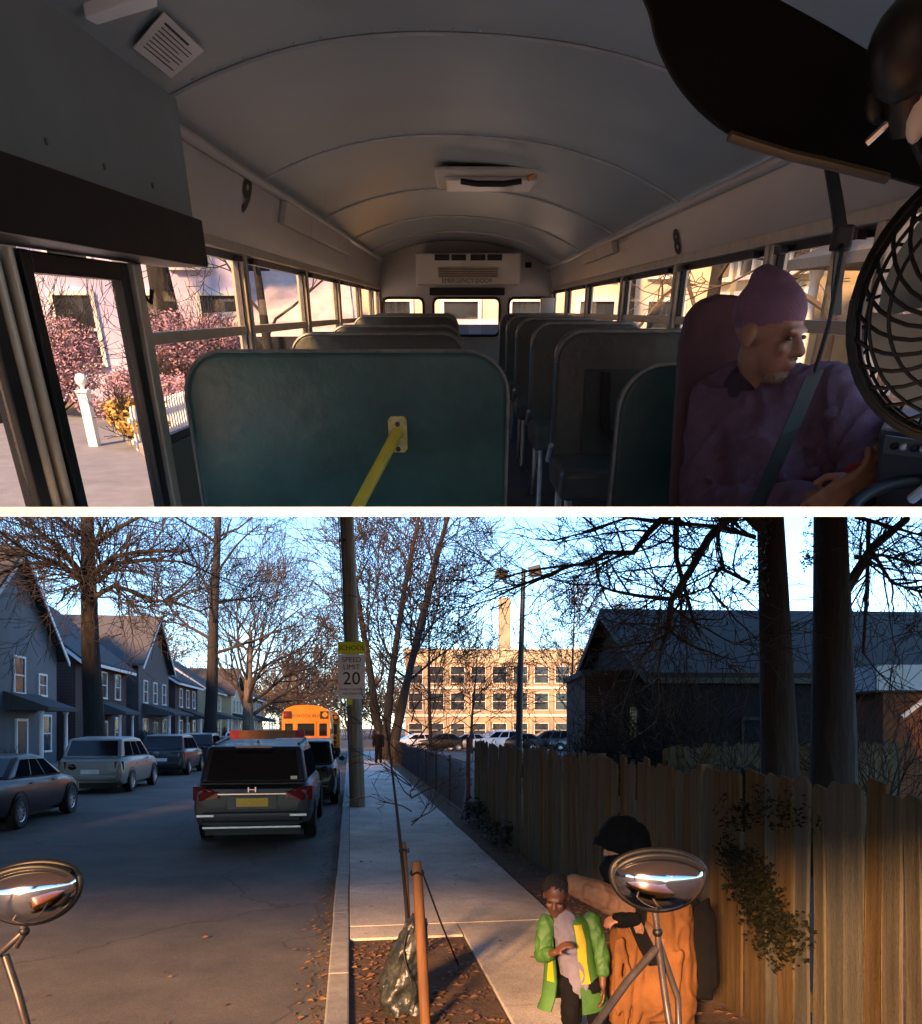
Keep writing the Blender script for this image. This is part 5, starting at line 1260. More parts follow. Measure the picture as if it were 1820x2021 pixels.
M_sby = mat("school_bus_yellow", (.50, .16, .006), .35, .08, 2, coat=.4)
def schoolbus(label, loc, L, lit):
    t = thing("school_bus", label, "bus", loc, STR)
    w = 1.2; prof = [(-w, .45), (w, .45), (w, 2.45), (w * .96, 2.72), (w * .82, 2.95), (w * .5, 3.08), (0, 3.12), (-w * .5, 3.08), (-w * .82, 2.95), (-w * .96, 2.72), (-w, 2.45)]
    mb = MB(); mb.prism([(x, 0, z) for x, z in prof], (0, L, 0)); part(t, "body", mb, M_sby, smooth=35)
    mb = MB(); mb.bx(-w - .03, w + .03, -.16, -.002, .42, .68); part(t, "bumper", mb, M_black, bevel=.03)
    mb = MB(); mb.bx(-.52, .52, -.04, -.002, .70, 2.30); dr = part(t, "rear_door", mb, M_sby, bevel=.015)
    mb = MB(); mb.bx(-.42, .42, -.055, -.041, 1.55, 2.18); part(dr, "upper_pane", mb, M_darkglass, bevel=.02)
    mb = MB(); mb.bx(-.38, .38, -.05, -.041, .95, 1.30); part(dr, "lower_panel", mb, mat("reflective_pale", (.45, .45, .38), .4))
    mb = MB(); mb.tube([(.36, -.08, 1.42), (.46, -.08, 1.42)], .018, 6); part(dr, "handle", mb, M_black)
    for sg in (-1, 1):
        mb = MB(); mb.bx(sg * .66, sg * 1.04, -.02, -.002, 1.55, 2.18); part(t, "rear_window", mb, M_darkglass)
        mb = MB(); mb.lathe([(.13, -.002), (.13, .05), (.001, .06)], 16, Matrix.Translation((sg * .95, 0, 2.62)) @ Matrix.Rotation(math.pi / 2, 4, 'X')); part(t, "warning_lamp", mb, M_redlens if sg < 0 else M_amber)
        mb = MB(); mb.bx(sg * .70, sg * 1.12, -.018, -.002, 2.42, 2.80); part(t, "lamp_board", mb, M_black)
        for k, (z, r) in enumerate(((1.30, .10), (1.02, .12), (.82, .07))):
            mb = MB(); mb.lathe([(r, -.002), (r, .03), (.001, .05)], 16, Matrix.Translation((sg * .90, 0, z)) @ Matrix.Rotation(math.pi / 2, 4, 'X')); part(t, "tail_light", mb, M_redlit if (lit and sg > 0) else M_redlens)
        for y in (1.8, L - 1.6): wheel(t, sg * 1.02, y, .48, .30, sg)
        for z in (.78, 1.12, 1.40):
            mb = MB(); mb.bx(sg * w - .012, sg * w + .012, .1, L - .1, z, z + .05); part(t, "rub_rail", mb, M_black)
        for k in range(int((L - 1) / .85)):
            mb = MB(); mb.bx(sg * w - .006, sg * w + .008, .35 + k * .85, .35 + k * .85 + .7, 1.62, 2.25); part(t, "side_window", mb, M_darkglass)
    part(t, "lettering", xf(text_mb("SCHOOL BUS", .24), Matrix.Translation((0, -.012, 2.56))), M_ink)
    return t
b1 = ts(wp(604, 1512, 38.5)); schoolbus("orange school bus with lit brake lamps ahead on the street", (b1.x, b1.y, RZ), 8.5, True)
schoolbus("second school bus standing ahead of the first, mostly hidden", (b1.x + .35, b1.y + 10.5, RZ), 8.5, False)
bp_ = ts(wp(528, 1452, 25.5))
br_ = thing("band_board", "made-up orange board with red ends seen over the minivan roof", "barrier", (bp_.x, bp_.y, RZ))  # board made up in place of a blurred orange and red band
zc_ = wp(528, 1452, 25.5).z; hw = 72 * 25.5 / 1500
mb = MB(); mb.bx(-hw + .3, hw - .3, -.02, .02, zc_ - .20, zc_ + .18); part(br_, "board", mb, mat("board_orange", (.42, .13, .05), .6, .3, 6, col2=(.50, .22, .08)), bevel=.005)
for sg in (-1, 1):
    mb = MB(); mb.bx(sg * (hw - .3), sg * hw, -.03, .02, zc_ - .18, zc_ + .18); part(br_, "red_end", mb, mat("board_red", (.5, .04, .05), .5), bevel=.005)
    mb = MB(); mb.tube([(sg * hw * .7, .03, 0), (sg * hw * .7, .03, zc_)], .03, 8); part(br_, "leg", mb, M_steel)
    mb = MB(); mb.bx(sg * hw * .7 - .04, sg * hw * .7 + .04, -.45, .5, 0, .06); part(br_, "foot", mb, M_steel)

# ------------------------------------------------------------------ houses on the left
for i, t_ in enumerate((2.5, 13.5, 24.5)):
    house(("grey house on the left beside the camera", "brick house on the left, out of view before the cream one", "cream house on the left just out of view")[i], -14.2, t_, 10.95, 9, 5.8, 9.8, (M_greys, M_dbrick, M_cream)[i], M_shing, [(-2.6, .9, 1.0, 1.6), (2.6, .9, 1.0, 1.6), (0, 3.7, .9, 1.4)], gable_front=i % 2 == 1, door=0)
W2 = [(-2.6, .9, 1.0, 1.6), (2.6, .9, 1.0, 1.6), (-2.6, 3.7, .9, 1.4), (0, 3.7, .9, 1.4), (2.6, 3.7, .9, 1.4)]
SW = [(-1.8, .9, .9, 1.5), (-4.5, .9, .9, 1.5), (-1.8, 3.7, .9, 1.4), (-4.5, 3.7, .9, 1.4)]
house("blue-grey sided house with white arched porch at the left edge", -14.2, 35.0, 9.4, 9, 5.6, 9.6, M_bluegrey, M_shing, [(-3.2, .9, 1.1, 1.7), (-3.2, 3.5, 1.1, 1.6), (2.9, 3.5, .8, .9), (.4, 3.5, 1.0, 1.5), (3.4, .9, .9, 1.6)], porch=(-.9, 2.2, 1.5, 2.7), door=.6, side_wins=SW, gable_front=True)
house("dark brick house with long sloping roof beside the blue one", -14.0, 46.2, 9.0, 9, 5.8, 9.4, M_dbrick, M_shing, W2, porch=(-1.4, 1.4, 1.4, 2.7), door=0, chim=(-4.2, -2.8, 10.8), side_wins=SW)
house("grey gabled house with white porch columns behind first street tree", -13.8, 57.0, 8.4, 9, 6.4, 9.8, M_greys, M_shing, W2, porch=(-3, 3, 1.8, 2.8), door=0, gable_front=True, side_wins=SW)
house("brown brick house in the middle of the left row", -13.8, 68.0, 9.0, 9, 5.8, 8.6, M_dbrick, M_shing2, W2, porch=(-2, 2, 1.6, 2.7), door=0, side_wins=SW)
house("cream sided house beyond the brown brick one on the left", -13.6, 80.0, 9.0, 9, 5.8, 8.8, M_cream, M_shing, W2, porch=(-3.4, 3.4, 2.0, 2.8), door=0, side_wins=SW)
house("far pale yellow house with white porch columns on the left", -13.2, 93.0, 9.0, 9, 5.8, 8.8, M_cream, M_shing2, W2, porch=(-3.4, 3.4, 2.0, 2.8), door=0, gable_front=True, side_wins=SW)
house("farthest brick house at the end of the left row", -12.5, 108.0, 11.0, 9, 6, 9, M_obrick, M_shing, W2, porch=(-3.4, 3.4, 2.0, 2.8), door=0, side_wins=SW)
rng = random.Random(15)
for i, t_ in enumerate((31, 42, 51, 62, 73.5, 86)):
    p = STR @ Vector((-12.9 + rng.uniform(-.4, .4), t_, .2)); shrub(("clipped dark hedge in front of the blue-grey house", "dark shrub between the blue and dark brick houses", "dark shrub in front of the grey gabled house", "dark shrub before the brown brick house", "dark shrub before the cream house", "dark shrub before the far pale yellow house")[i], p, (.9, 1.1, .5 + .25 * (i % 3)), 900, .07, M_leaf_dark, 40 + i, stems=6, group="shrubs before the left houses")

# ------------------------------------------------------------------ school and flood-light mast
sy = 88.0
x0 = (800 - PX) / FPX * sy; x1 = (1420 - PX) / FPX * sy; ztop = wp(0, 1281, sy).z
sch = thing("school_building", "three storey tan brick school with tall chimney in the background", "building", ((x0 + x1) / 2, sy, 0), WLD)
hw = (x1 - x0) / 2
mb = MB(); mb.bx(-hw, hw, 0, 14, 0, ztop - 1.6); part(sch, "wall", mb, M_tanbrick)
mb = MB(); mb.bx(-hw - .15, hw + .15, -.18, 14.2, ztop - 1.59, ztop - .2); part(sch, "parapet", mb, mat("parapet_stone", (.36, .32, .22), .8, .1, 2))
mb = MB(); mb.bx(-hw - .3, hw + .3, -.3, 14.3, ztop - .19, ztop); part(sch, "coping", mb, mat("coping_stone", (.40, .36, .27), .8, .1, 2))
ch0 = wp(985, 1180, sy + 6); ch1 = wp(1008, 1285, sy + 6)
mb = MB(); mb.bx(ch0.x - (x0 + x1) / 2, ch1.x - (x0 + x1) / 2, 6, 7.4, ztop - .5, ch0.z); part(sch, "chimney", mb, M_tanbrick)
M_frm = mat("window_frame_cream", (.50, .48, .42), .6, .05, 3)
nb = 15
for i in range(nb):
    xx = -hw + (i + .5) * 2 * hw / nb
    for z, h in ((.9, 1.5), (4.0, 1.9), (7.1, 1.9)):
        if z + h > ztop - 1.8: continue
        window_on(sch, xx, 0, z, 1.55, h, M_frm, M_winglass, ax='y', depth=.10)
    if i:
        mb = MB(); mb.bx(-hw + i * 2 * hw / nb - .16, -hw + i * 2 * hw / nb + .16, -.14, -.001, 0, ztop - 1.62); part(sch, "pilaster", mb, M_obrick if i % 3 == 0 else M_tanbrick)
for z in (3.2, 6.4):
    mb = MB(); mb.bx(-hw - .02, hw + .02, -.20, -.001, z, z + .28); part(sch, "string_course", mb, M_frm)
mb_ = gp(1022, 1500); mst = thing("floodlight_mast", "tall dark mast with two floodlights in front of the school", "floodlight", (wp(1024, 1435, 46).x, 46, 0), WLD)
zt = wp(0, 1124, 46).z; mb = MB(); mb.tube([(0, 0, 0), (.06, 0, 4), (.30, 0, zt)], [.22, .19, .13], 12); part(mst, "mast", mb, M_black, smooth=50)
for sg, px, py in ((-1, 990, 1133), (1, 1056, 1127)):
    c = wp(px, py, 46) - Vector(mst.location); mb = MB(); mb.box(c, (.75, .35, .60), Matrix.Rotation(-.25 * sg, 4, 'Y') @ Matrix.Rotation(.5, 4, 'X')); lp = part(mst, "floodlight", mb, M_steel, bevel=.05)
    mb = MB(); mb.tube([(.27, 0, zt - 1.0), (c.x * .8, 0, c.z - .55), c - Vector((0, 0, .25))], .05, 6); part(mst, "arm", mb, M_steel)

# ------------------------------------------------------------------ right-hand yards
hx = wp(1330, 1435, 24)
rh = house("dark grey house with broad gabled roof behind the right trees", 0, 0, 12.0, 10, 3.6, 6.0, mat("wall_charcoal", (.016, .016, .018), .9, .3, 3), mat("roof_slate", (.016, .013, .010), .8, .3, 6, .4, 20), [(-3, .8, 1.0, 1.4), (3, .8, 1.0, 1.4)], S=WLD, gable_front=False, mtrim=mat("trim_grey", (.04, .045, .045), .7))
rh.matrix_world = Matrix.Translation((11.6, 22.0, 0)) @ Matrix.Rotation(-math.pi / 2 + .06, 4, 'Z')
sh = thing("outbuilding", "flat-roofed dark outbuilding left of the dark grey house", "building", (4.95, 23.0, 0), WLD)
mb = MB(); mb.bx(-1.2, 1.35, 0, 4, 0, 3.55); part(sh, "wall", mb, M_dbrick); mb = MB(); mb.bx(-1.3, 1.45, -.12, 4.1, 3.551, 3.72); part(sh, "flat_roof", mb, M_shing2)
window_on(sh, .5, 0, 1.6, .7, 1.0, MATS["trim_grey"], M_winglass, ax='y')
gs = thing("garden_shed", "pale blue topped shed with orange side at the right edge", "shed", (9.9, 15.4, 0), WLD)
mb = MB(); mb.bx(-1.35, 2, 0, 2.5, 0, 2.70); part(gs, "wall", mb, mat("shed_orange", (.12, .04, .010), .8, .35, 3, .3, 30))
mb = MB(); mb.bx(-1.55, 2.2, -.15, 2.7, 2.74, 3.25); part(gs, "blue_panel", mb, mat("panel_blue", (.36, .50, .62), .5, .1, 3)); mb = MB(); mb.bx(-1.6, 2.25, -.2, 2.75, 2.701, 2.738); part(gs, "eave", mb, M_black)
mb = MB(); mb.tube([(-1.0, -.06, 2.2), (-.55, -.06, 2.55)], .05, 6); part(gs, "pale_bar", mb, M_white)
def yard_shrub(label, px, y, r, n, m, seed, size=.06): return shrub(label, (wp(px, 0, y).x, y, .1), r, n, size, m, seed, stems=14, group="yard shrubs behind the fence")
yard_shrub("dark evergreen shrub behind the wooden fence left of the trunks", 1425, 12.4, (.75, .6, .80), 3600, M_leaf_dark, 51)
yard_shrub("brown leafless shrub rising over the wooden fence", 1180, 15.5, (1.0, .7, .85), 1500, M_leaf_brn, 52, .05)
yard_shrub("small brown shrub behind the near end of chain-link fence", 1060, 19, (.9, .7, .7), 900, M_leaf_brn, 53, .05)
yard_shrub("dull evergreen shrub in front of the dark grey house", 1320, 17.0, (1.1, .7, .85), 2600, M_leaf_dark, 54)

# leafless thicket screening the dark house
rngt = random.Random(70)
for i, (px_, y_) in enumerate(((1175, 17.5), (1245, 16.0), (1320, 15.0), (1400, 14.5), (1720, 13.0))):
    th_ = thing("thicket", ("bare thicket at the left corner of the dark outbuilding", "bare thicket before the dark outbuilding, second from left", "bare thicket in the middle before the dark house", "bare thicket beside the evergreen left of the trunks", "bare thicket right of the two thick trunks")[i], "thicket", (wp(px_, 0, y_).x, y_, .1), WLD, group="bare thickets behind the fence")
    sm_ = MB()
    for k in range(13): grow(sm_, Vector((rngt.uniform(-.5, .5), rngt.uniform(-.4, .4), 0)), Vector((rngt.uniform(-.5, .5), rngt.uniform(-.3, .3), 1)), rngt.uniform(1.6, 2.7), .022, 2, [0, 0, 6, 4], rngt, None, .16, .04, .55, .9, .006)
    part(th_, "stems", sm_, M_twig)
# ------------------------------------------------------------------ street trees
def rt_custom(lines, y, seedk, tl=1.1, tr_=.014, mr=.0042, step=.25, kk=(0, 0, 6, 4)):
    def f(cr, rng, ov, base=None):
        bw = Vector(f.base)
        for pts, r0, r1, nk in lines:
            P3 = []
            for i, (px, py) in enumerate(pts): P3.append(wp(px, py, y - step * i * (1 if len(lines) % 2 else -1) * (-1) ** (int(r0 * 1000) % 2 + 1)) - bw)
            n = len(P3); cr.tube(P3, [r0 + (r1 - r0) * i / (n - 1) for i in range(n)], 7)
            for k in range(nk):
                i = rng.randrange(n - 1); q = P3[i].lerp(P3[i + 1], rng.random()); t = (P3[i + 1] - P3[i]).normalized()
                o = Matrix.Rotation(rng.uniform(0, 6.28), 3, t) @ t.orthogonal().normalized()
                grow(cr, q, (t + o * .9 + Vector((-.1, 0, .1))).normalized(), tl * rng.uniform(.65, 1.35), tr_, 2, kk, rng, ov, .16, .02, .55, .9, mr)
    return f
LT = [([(178, 1140), (161, 1133), (124, 1088), (82, 1054), (30, 1021)], .17, .07, 26), ([(178, 1150), (157, 1144), (124, 1114), (67, 1096), (-5, 1086)], .15, .05, 24), ([(180, 1150), (165, 1144), (112, 1111), (45, 1111), (-5, 1137)], .13, .04, 24),
      ([(180, 1140), (191, 1129), (225, 1099), (277, 1088), (375, 1088)], .15, .05, 26), ([(182, 1150), (199, 1144), (232, 1111), (300, 1105), (367, 1109)], .13, .04, 24), ([(184, 1180), (199, 1171), (225, 1156), (262, 1167), (300, 1186), (337, 1186), (397, 1208)], .11, .04, 26),
      ([(225, 1156), (240, 1171), (262, 1193), (289, 1201), (311, 1186)], .05, .03, 10), ([(176, 1090), (185, 1077), (232, 1043), (285, 1015)], .14, .06, 20), ([(176, 1080), (168, 1058), (142, 1043), (105, 1015)], .14, .06, 18), ([(186, 1190), (160, 1150), (130, 1165), (122, 1185)], .06, .03, 6)]
fT = rt_custom(LT, 32, 3, tl=2.8, tr_=.034, mr=.010, step=.5, kk=[0, 0, 5, 3]); fT.base = (wp(190, 0, 32).x, 32, .1)
def stree(label, px, y, H, r, seed, **kw):
    return tree(label, (wp(px, 0, y).x, y, 0.1), H, r, kw.pop('kids', [0, 7, 6, 4]), seed, **kw)
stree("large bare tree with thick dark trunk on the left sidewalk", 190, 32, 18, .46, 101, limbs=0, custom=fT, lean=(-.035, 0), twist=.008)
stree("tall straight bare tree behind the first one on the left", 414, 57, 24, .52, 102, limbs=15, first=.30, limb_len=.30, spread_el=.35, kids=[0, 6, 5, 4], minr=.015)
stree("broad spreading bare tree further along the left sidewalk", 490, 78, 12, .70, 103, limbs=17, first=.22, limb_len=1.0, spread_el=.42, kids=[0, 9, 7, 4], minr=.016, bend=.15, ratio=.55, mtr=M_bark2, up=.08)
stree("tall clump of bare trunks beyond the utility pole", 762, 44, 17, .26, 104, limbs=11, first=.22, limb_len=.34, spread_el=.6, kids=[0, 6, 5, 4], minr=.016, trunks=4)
stree("small tangled bare tree right of the tall clump", 850, 50, 9.5, .14, 105, limbs=12, first=.12, limb_len=.5, spread_el=.35, kids=[0, 6, 5, 4], minr=.016, mtw=M_twig2)
stree("slim bare tree in front of the school facade", 1125, 52, 11, .13, 106, limbs=14, first=.2, limb_len=.35, spread_el=.35, kids=[0, 6, 5, 3], minr=.015)
stree("thin bare tree before the school, right of the slim one", 1200, 58, 10, .12, 107, limbs=13, first=.2, limb_len=.4, spread_el=.35, kids=[0, 6, 5, 3], minr=.016, mtw=M_twig2)
stree("low bare tree before the school, left of the mast", 930, 56, 7.5, .12, 108, limbs=12, first=.15, limb_len=.5, spread_el=.3, kids=[0, 6, 5, 3], minr=.016, mtw=M_twig2)
stree("bare tree behind the blue-grey house at the left edge", 40, 52, 12.5, .3, 109, limbs=11, first=.3, limb_len=.4, spread_el=.4, kids=[0, 6, 5, 4], minr=.02, mtw=M_twig2)
stree("bare tree between the two big left trees, far behind", 300, 86, 13, .3, 110, limbs=10, first=.25, limb_len=.42, spread_el=.4, kids=[0, 6, 5, 4], minr=.028, mtw=M_twig2)
stree("bare tree at the far end of the street left of pole", 640, 120, 13, .3, 111, limbs=14, first=.15, limb_len=.45, spread_el=.3, kids=[0, 6, 5, 4], minr=.035, mtw=M_twig2)
stree("bare tree at far end of the street above the school bus", 590, 112, 11, .3, 112, limbs=14, first=.1, limb_len=.5, spread_el=.3, kids=[0, 6, 5, 4], minr=.035, mtw=M_twig2)
# far wood along the end of the street
rng = random.Random(66); cr = MB()
for k in range(26):
    y = rng.uniform(125, 170); px = rng.choice([rng.uniform(440, 720), rng.uniform(200, 720), rng.uniform(640, 900)]); b = wp(px, 0, y); b.z = 0
    for j in range(5): grow(cr, b + Vector((rng.uniform(-1, 1), 0, 0)), Vector((rng.uniform(-.4, .4), rng.uniform(-.2, .2), 1)), rng.uniform(7, 11), .14, 1, [0, 6, 5, 3], rng, None, .16, .05, .55, .9, .045)
struct("far_wood", cr, M_twig2, WLD, kind='stuff', label="brownish mass of bare trees at the end of the street", cat="trees")

# unseen tree added behind the camera; its crown keeps sun off the teal barrier
et = thing("sun_block_tree", "added evergreen tree behind the camera, out of view, blocking the sun", "tree", (-4.4, -4.2, 0), WLD)
mb = MB(); mb.tube([(0, 0, 0), (.5, .6, 2.2), (1.5, 2.2, 3.9)], [.17, .13, .06], 10); part(et, "trunk", mb, M_bark, smooth=60)
rg6 = random.Random(88); lf = MB()
for k in range(14): leafclump(lf, (1.8 + rg6.uniform(-.6, .6), 2.6 + rg6.uniform(-.8, .8), 4.35 + rg6.uniform(-.5, .6)), (.55, .55, .45), 260, .09, rg6, 0)
part(et, "crown", lf, M_leaf_dark)
# two big trunks at the right with hanging limbs
L1 = [([(1500, 1040), (1470, 1010), (1440, 1021), (1400, 1061), (1360, 1131), (1325, 1186), (1317, 1251), (1303, 1290)], .07, .018, 16),
      ([(1360, 1000), (1310, 1021), (1280, 1051), (1250, 1091), (1195, 1091), (1165, 1113), (1115, 1116)], .05, .012, 16),
      ([(1340, 1170), (1325, 1183), (1260, 1176), (1210, 1166), (1175, 1153)], .035, .012, 12),
      ([(1335, 1000), (1335, 1100), (1350, 1156), (1370, 1226), (1382, 1255)], .04, .012, 12),
      ([(1480, 1150), (1420, 1120), (1400, 1160), (1430, 1200)], .025, .010, 10), ([(1490, 1060), (1420, 1040), (1240, 1022), (1150, 1050)], .03, .01, 14)]
L2 = [([(1660, 1180), (1680, 1148), (1722, 1080), (1790, 1024)], .08, .05, 10), ([(1690, 1100), (1740, 1095), (1830, 1120)], .03, .012, 10), ([(1720, 1085), (1760, 1150), (1820, 1170)], .025, .010, 12), ([(1690, 1020), (1760, 1040), (1830, 1060)], .03, .012, 12), ([(1715, 1030), (1712, 1150), (1704, 1290)], .03, .02, 6)]
b = wp(1545, 0, 9.4); b.z = .1; f1 = rt_custom(L1, 9.2, 1); f1.base = b
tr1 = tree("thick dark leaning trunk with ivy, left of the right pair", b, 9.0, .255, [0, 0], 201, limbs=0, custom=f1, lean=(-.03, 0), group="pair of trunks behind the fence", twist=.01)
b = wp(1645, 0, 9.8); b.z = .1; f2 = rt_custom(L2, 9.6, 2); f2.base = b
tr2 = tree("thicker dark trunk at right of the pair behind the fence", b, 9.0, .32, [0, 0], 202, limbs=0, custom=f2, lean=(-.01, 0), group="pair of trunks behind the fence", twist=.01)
rg5 = random.Random(19); iv = MB()
for k in range(26):
    p = wp(1487 + rg5.uniform(-8, 22), rg5.uniform(1025, 1170), 9.25) - Vector(tr1.location); leafclump(iv, p, (.08, .10, .12), 14, .03, rg5, 0)
for k in range(12):
    p = wp(1592 + rg5.uniform(-8, 14), rg5.uniform(1025, 1120), 9.5) - Vector(tr1.location); leafclump(iv, p, (.06, .10, .10), 14, .03, rg5, 0)
part(tr1, "ivy", iv, mat("ivy_leaf", (.06, .07, .06), .35, .4, 5), cut=False)
# ================================================================== PEOPLE ON THE SIDEWALK
M_skin2 = mat("skin_deep", (.12, .05, .03), .5, .15, 12); M_skin3 = mat("skin_rosy", (.36, .17, .11), .5, .15, 12)
M_vest = mat("green_vest", (.042, .125, .022), .6, .15, 10, .2, 60); M_ystrip = mat("yellow_strip", (.38, .31, .01), .5, .1, 10)
M_shirt = mat("lilac_shirt", (.15, .14, .19), .9, .15, 12, .2, 120); M_pants = mat("black_trousers", (.005, .005, .006), .9, .2, 10, .2, 100, spec=.12)
M_coat = mat("tan_coat", (.155, .066, .022), .9, .18, 6, .3, 90, spec=.2); M_coatd = mat("tan_sleeve", (.20, .10, .055), .85, .2, 8, .3, 60)
M_hood = mat("black_cloth", (.005, .005, .006), .9, .25, 12, .2, 100, spec=.12); M_hair = mat("black_hair", (.010, .008, .008), .9, .3, 60, .6, 150)
Y = 4.55
def W(px, py, y=Y): return wp(px, py, y)
kid = thing("person", "child in open green and yellow vest walking on the sidewalk", "person", (W(1145, 1435).x, Y, .14), WLD)
sk = MB(); hc = W(1098, 1768); P, HM = head(sk, hc, (-.28, -1, -.38), (0, -.25, 1), .98)
neck = W(1112, 1812, Y + .03); hip = W(1142, 1945, Y + .03)
sk.caps(P(0, -.03, -.05), neck, .04, .045); sk.caps(neck, hip, .075, .085)
shl = W(1078, 1822); shr = W(1168, 1818, Y + .05)
ell_ = W(1070, 1885, Y - .02); hl = W(1096, 1880, Y - .14); elr = W(1188, 1890, Y + .02); hr = W(1190, 1945, Y - .06)
for a, b_, c in ((shl, ell_, hl), (shr, elr, hr)): sk.caps(a, b_, .034, .03); sk.caps(b_, c, .03, .02)
hand(sk, hl, (.5, -.3, .55), (.6, .2, -.3), .72, .5); hand(sk, hr, (0, -.3, -1), (-1, 0, 0), .72, .35)
kl = W(1128, 2010, Y - .02); kr = W(1180, 2015, Y + .06); fl_ = Vector((W(1125, 0).x, Y + .02, .19)); fr_ = Vector((W(1190, 0).x, Y + .14, .19))
for a, b_, c in ((W(1128, 1945), kl, fl_), (W(1164, 1950), kr, fr_)): sk.caps(a, b_, .052, .045); sk.caps(b_, c, .042, .03)
person_part(kid, "body", sk, M_skin2, .0075, 2, ab=True)
q = MB(); q.caps(neck + Vector((0, -.01, -.02)), hip + Vector((0, -.02, .02)), .082, .092); person_part(kid, "shirt", q, M_shirt, .009, 3, ab=True, wr=.007, fr=14)
q = MB()
for a, b_, c, fo in ((W(1128, 1940), kl, fl_, 0), (W(1164, 1945), kr, fr_, 0)): q.caps(a, b_, .066, .058); q.caps(b_, c + Vector((0, 0, .05)), .057, .046)
q.caps(W(1126, 1940), W(1164, 1945), .07, .07); person_part(kid, "trousers", q, M_pants, .010, 3, ab=True, wr=.009, fr=13)
for c in (fl_, fr_):
    q = MB(); q.caps(c + Vector((0, .02, -.012)), c + Vector((-.02, -.12, -.02)), .036, .030); person_part(kid, "shoe", q, M_black, .008, 3, ab=True)
def wrap(levels, g0, g1, th=.012, n=26, ph0=-math.pi / 2 - .25):
    """open garment: levels (centre, rx, ry); covers the angles g0..g1 away from the front opening ph0"""
    mb = MB(); k = len(levels)
    for t_ in (0, 1):
        for c, rx2, ry2 in levels:
            for i in range(n + 1):
                a = ph0 + g0 + (g1 - g0) * i / n; w = 1 + .05 * math.sin(a * 5 + c.z * 9) + .07 * noise.noise(Vector((math.cos(a) * 2.2, math.sin(a) * 2.2, c.z * 9)))
                mb.v.append(c + Vector(((rx2 * w - th * t_) * math.cos(a), (ry2 * w - th * t_) * math.sin(a), 0)))
    m = n + 1; o = k * m
    for j in range(k - 1):
        for i in range(n):
            mb.f.append((j * m + i, j * m + i + 1, (j + 1) * m + i + 1, (j + 1) * m + i)); mb.f.append((o + j * m + i, o + (j + 1) * m + i, o + (j + 1) * m + i + 1, o + j * m + i + 1))
        for i in (0, n): mb.f.append((j * m + i, (j + 1) * m + i, o + (j + 1) * m + i, o + j * m + i))
    for j in (0, k - 1):
        for i in range(n): mb.f.append((j * m + i, o + j * m + i, o + j * m + i + 1, j * m + i + 1))
    return mb
LV = [(W(1116, 1806, Y + .04), .075, .065), (W(1118, 1818, Y + .04), .135, .088), (W(1122, 1850, Y + .04), .152, .108), (W(1126, 1890, Y + .04), .150, .115), (W(1130, 1930, Y + .04), .165, .125), (W(1132, 1962, Y + .04), .195, .14), (W(1130, 1985, Y + .04), .215, .15)]
part(kid, "vest", wrap(LV, .42, 2 * math.pi - .50), M_vest, smooth=60, ab=True)
LY = [(c, a + .007, b_ + .007) for c, a, b_ in LV]
part(kid, "yellow_strip", wrap(LY[1:5], .46, .82, .006, 6), M_ystrip, smooth=60, ab=True)
part(kid, "yellow_strip", wrap(LY[1:5], 2 * math.pi - .95, 2 * math.pi - .60, .006, 6), M_ystrip, smooth=60, ab=True)
q = MB(); q.caps(shl, ell_.lerp(shl, .05), .050, .046); q.caps(ell_, hl.lerp(ell_, .5), .044, .036); person_part(kid, "sleeve", q, M_vest, .008, 3, ab=True, wr=.009, fr=14)
q = MB(); q.caps(shr, elr, .052, .046); q.caps(elr, hr.lerp(elr, .5), .044, .038); person_part(kid, "sleeve", q, M_vest, .008, 3, ab=True, wr=.009, fr=14)
q = MB(); q.ell(P(0, -.026, .050), (.078, .088, .072), 18, 12, HM); q.ell(P(0, -.055, .0), (.072, .06, .075), 14, 10, HM); person_part(kid, "hair", q, M_hair, .005, 1, ab=True, wr=.007, fr=38)
q = MB()
for sx in (-1, 1): q.ell(P(sx * .031, .076, -.004), (.011, .007, .006), 8, 6, HM)
part(kid, "eyes", q, MATS["eye_dark"], ab=True)

Y2 = 4.66
def V(px, py, dy=0): return wp(px, py, Y2 + dy)
ad = thing("person", "adult in tan coat and black hood bending towards the child", "person", (V(1285, 1435).x, Y2, .14), WLD)
sk = MB(); hc = V(1218, 1665); P, HM = head(sk, hc, (-1, -.15, -.35), (-.1, 0, 1), .95)
neck = V(1245, 1730); shl = V(1238, 1792, -.14); shr = V(1330, 1775, .12); hip = V(1300, 1945)
sk.caps(P(0, -.03, -.06), neck, .055, .06); sk.caps(neck, hip, .11, .13)
el = V(1180, 1765, -.16); hd = V(1128, 1745, -.10); er = V(1330, 1880, -.05); hrr = V(1240, 1815, -.22)
sk.caps(shl, el, .045, .04); sk.caps(el, hd, .04, .028); sk.caps(shr, er, .045, .04); sk.caps(er, hrr, .04, .028)
hand(sk, hd, (-1, .2, -.2), (0, .3, -1), .9, .35); hand(sk, hrr, (-1, -.2, .1), (0, .5, -1), .9, .6)
kl = V(1250, 2060, -.06); kr = V(1330, 2060, .06)
sk.caps(V(1265, 1950), kl, .075, .06); sk.caps(V(1325, 1950), kr, .075, .06); fA = Vector((V(1250, 0).x, Y2 - .02, .20)); fB = Vector((V(1330, 0).x, Y2 + .10, .20)); sk.caps(kl, fA, .055, .04); sk.caps(kr, fB, .055, .04)
person_part(ad, "body", sk, M_skin3, .009, 2, ab=True)
q = MB()
q.caps(V(1262, 1775), V(1320, 1775), .13, .13); q.caps(V(1255, 1800), V(1245, 1960), .14, .15); q.caps(V(1325, 1790), V(1330, 1960), .12, .14); q.caps(V(1285, 1800), V(1285, 1950), .17, .20)
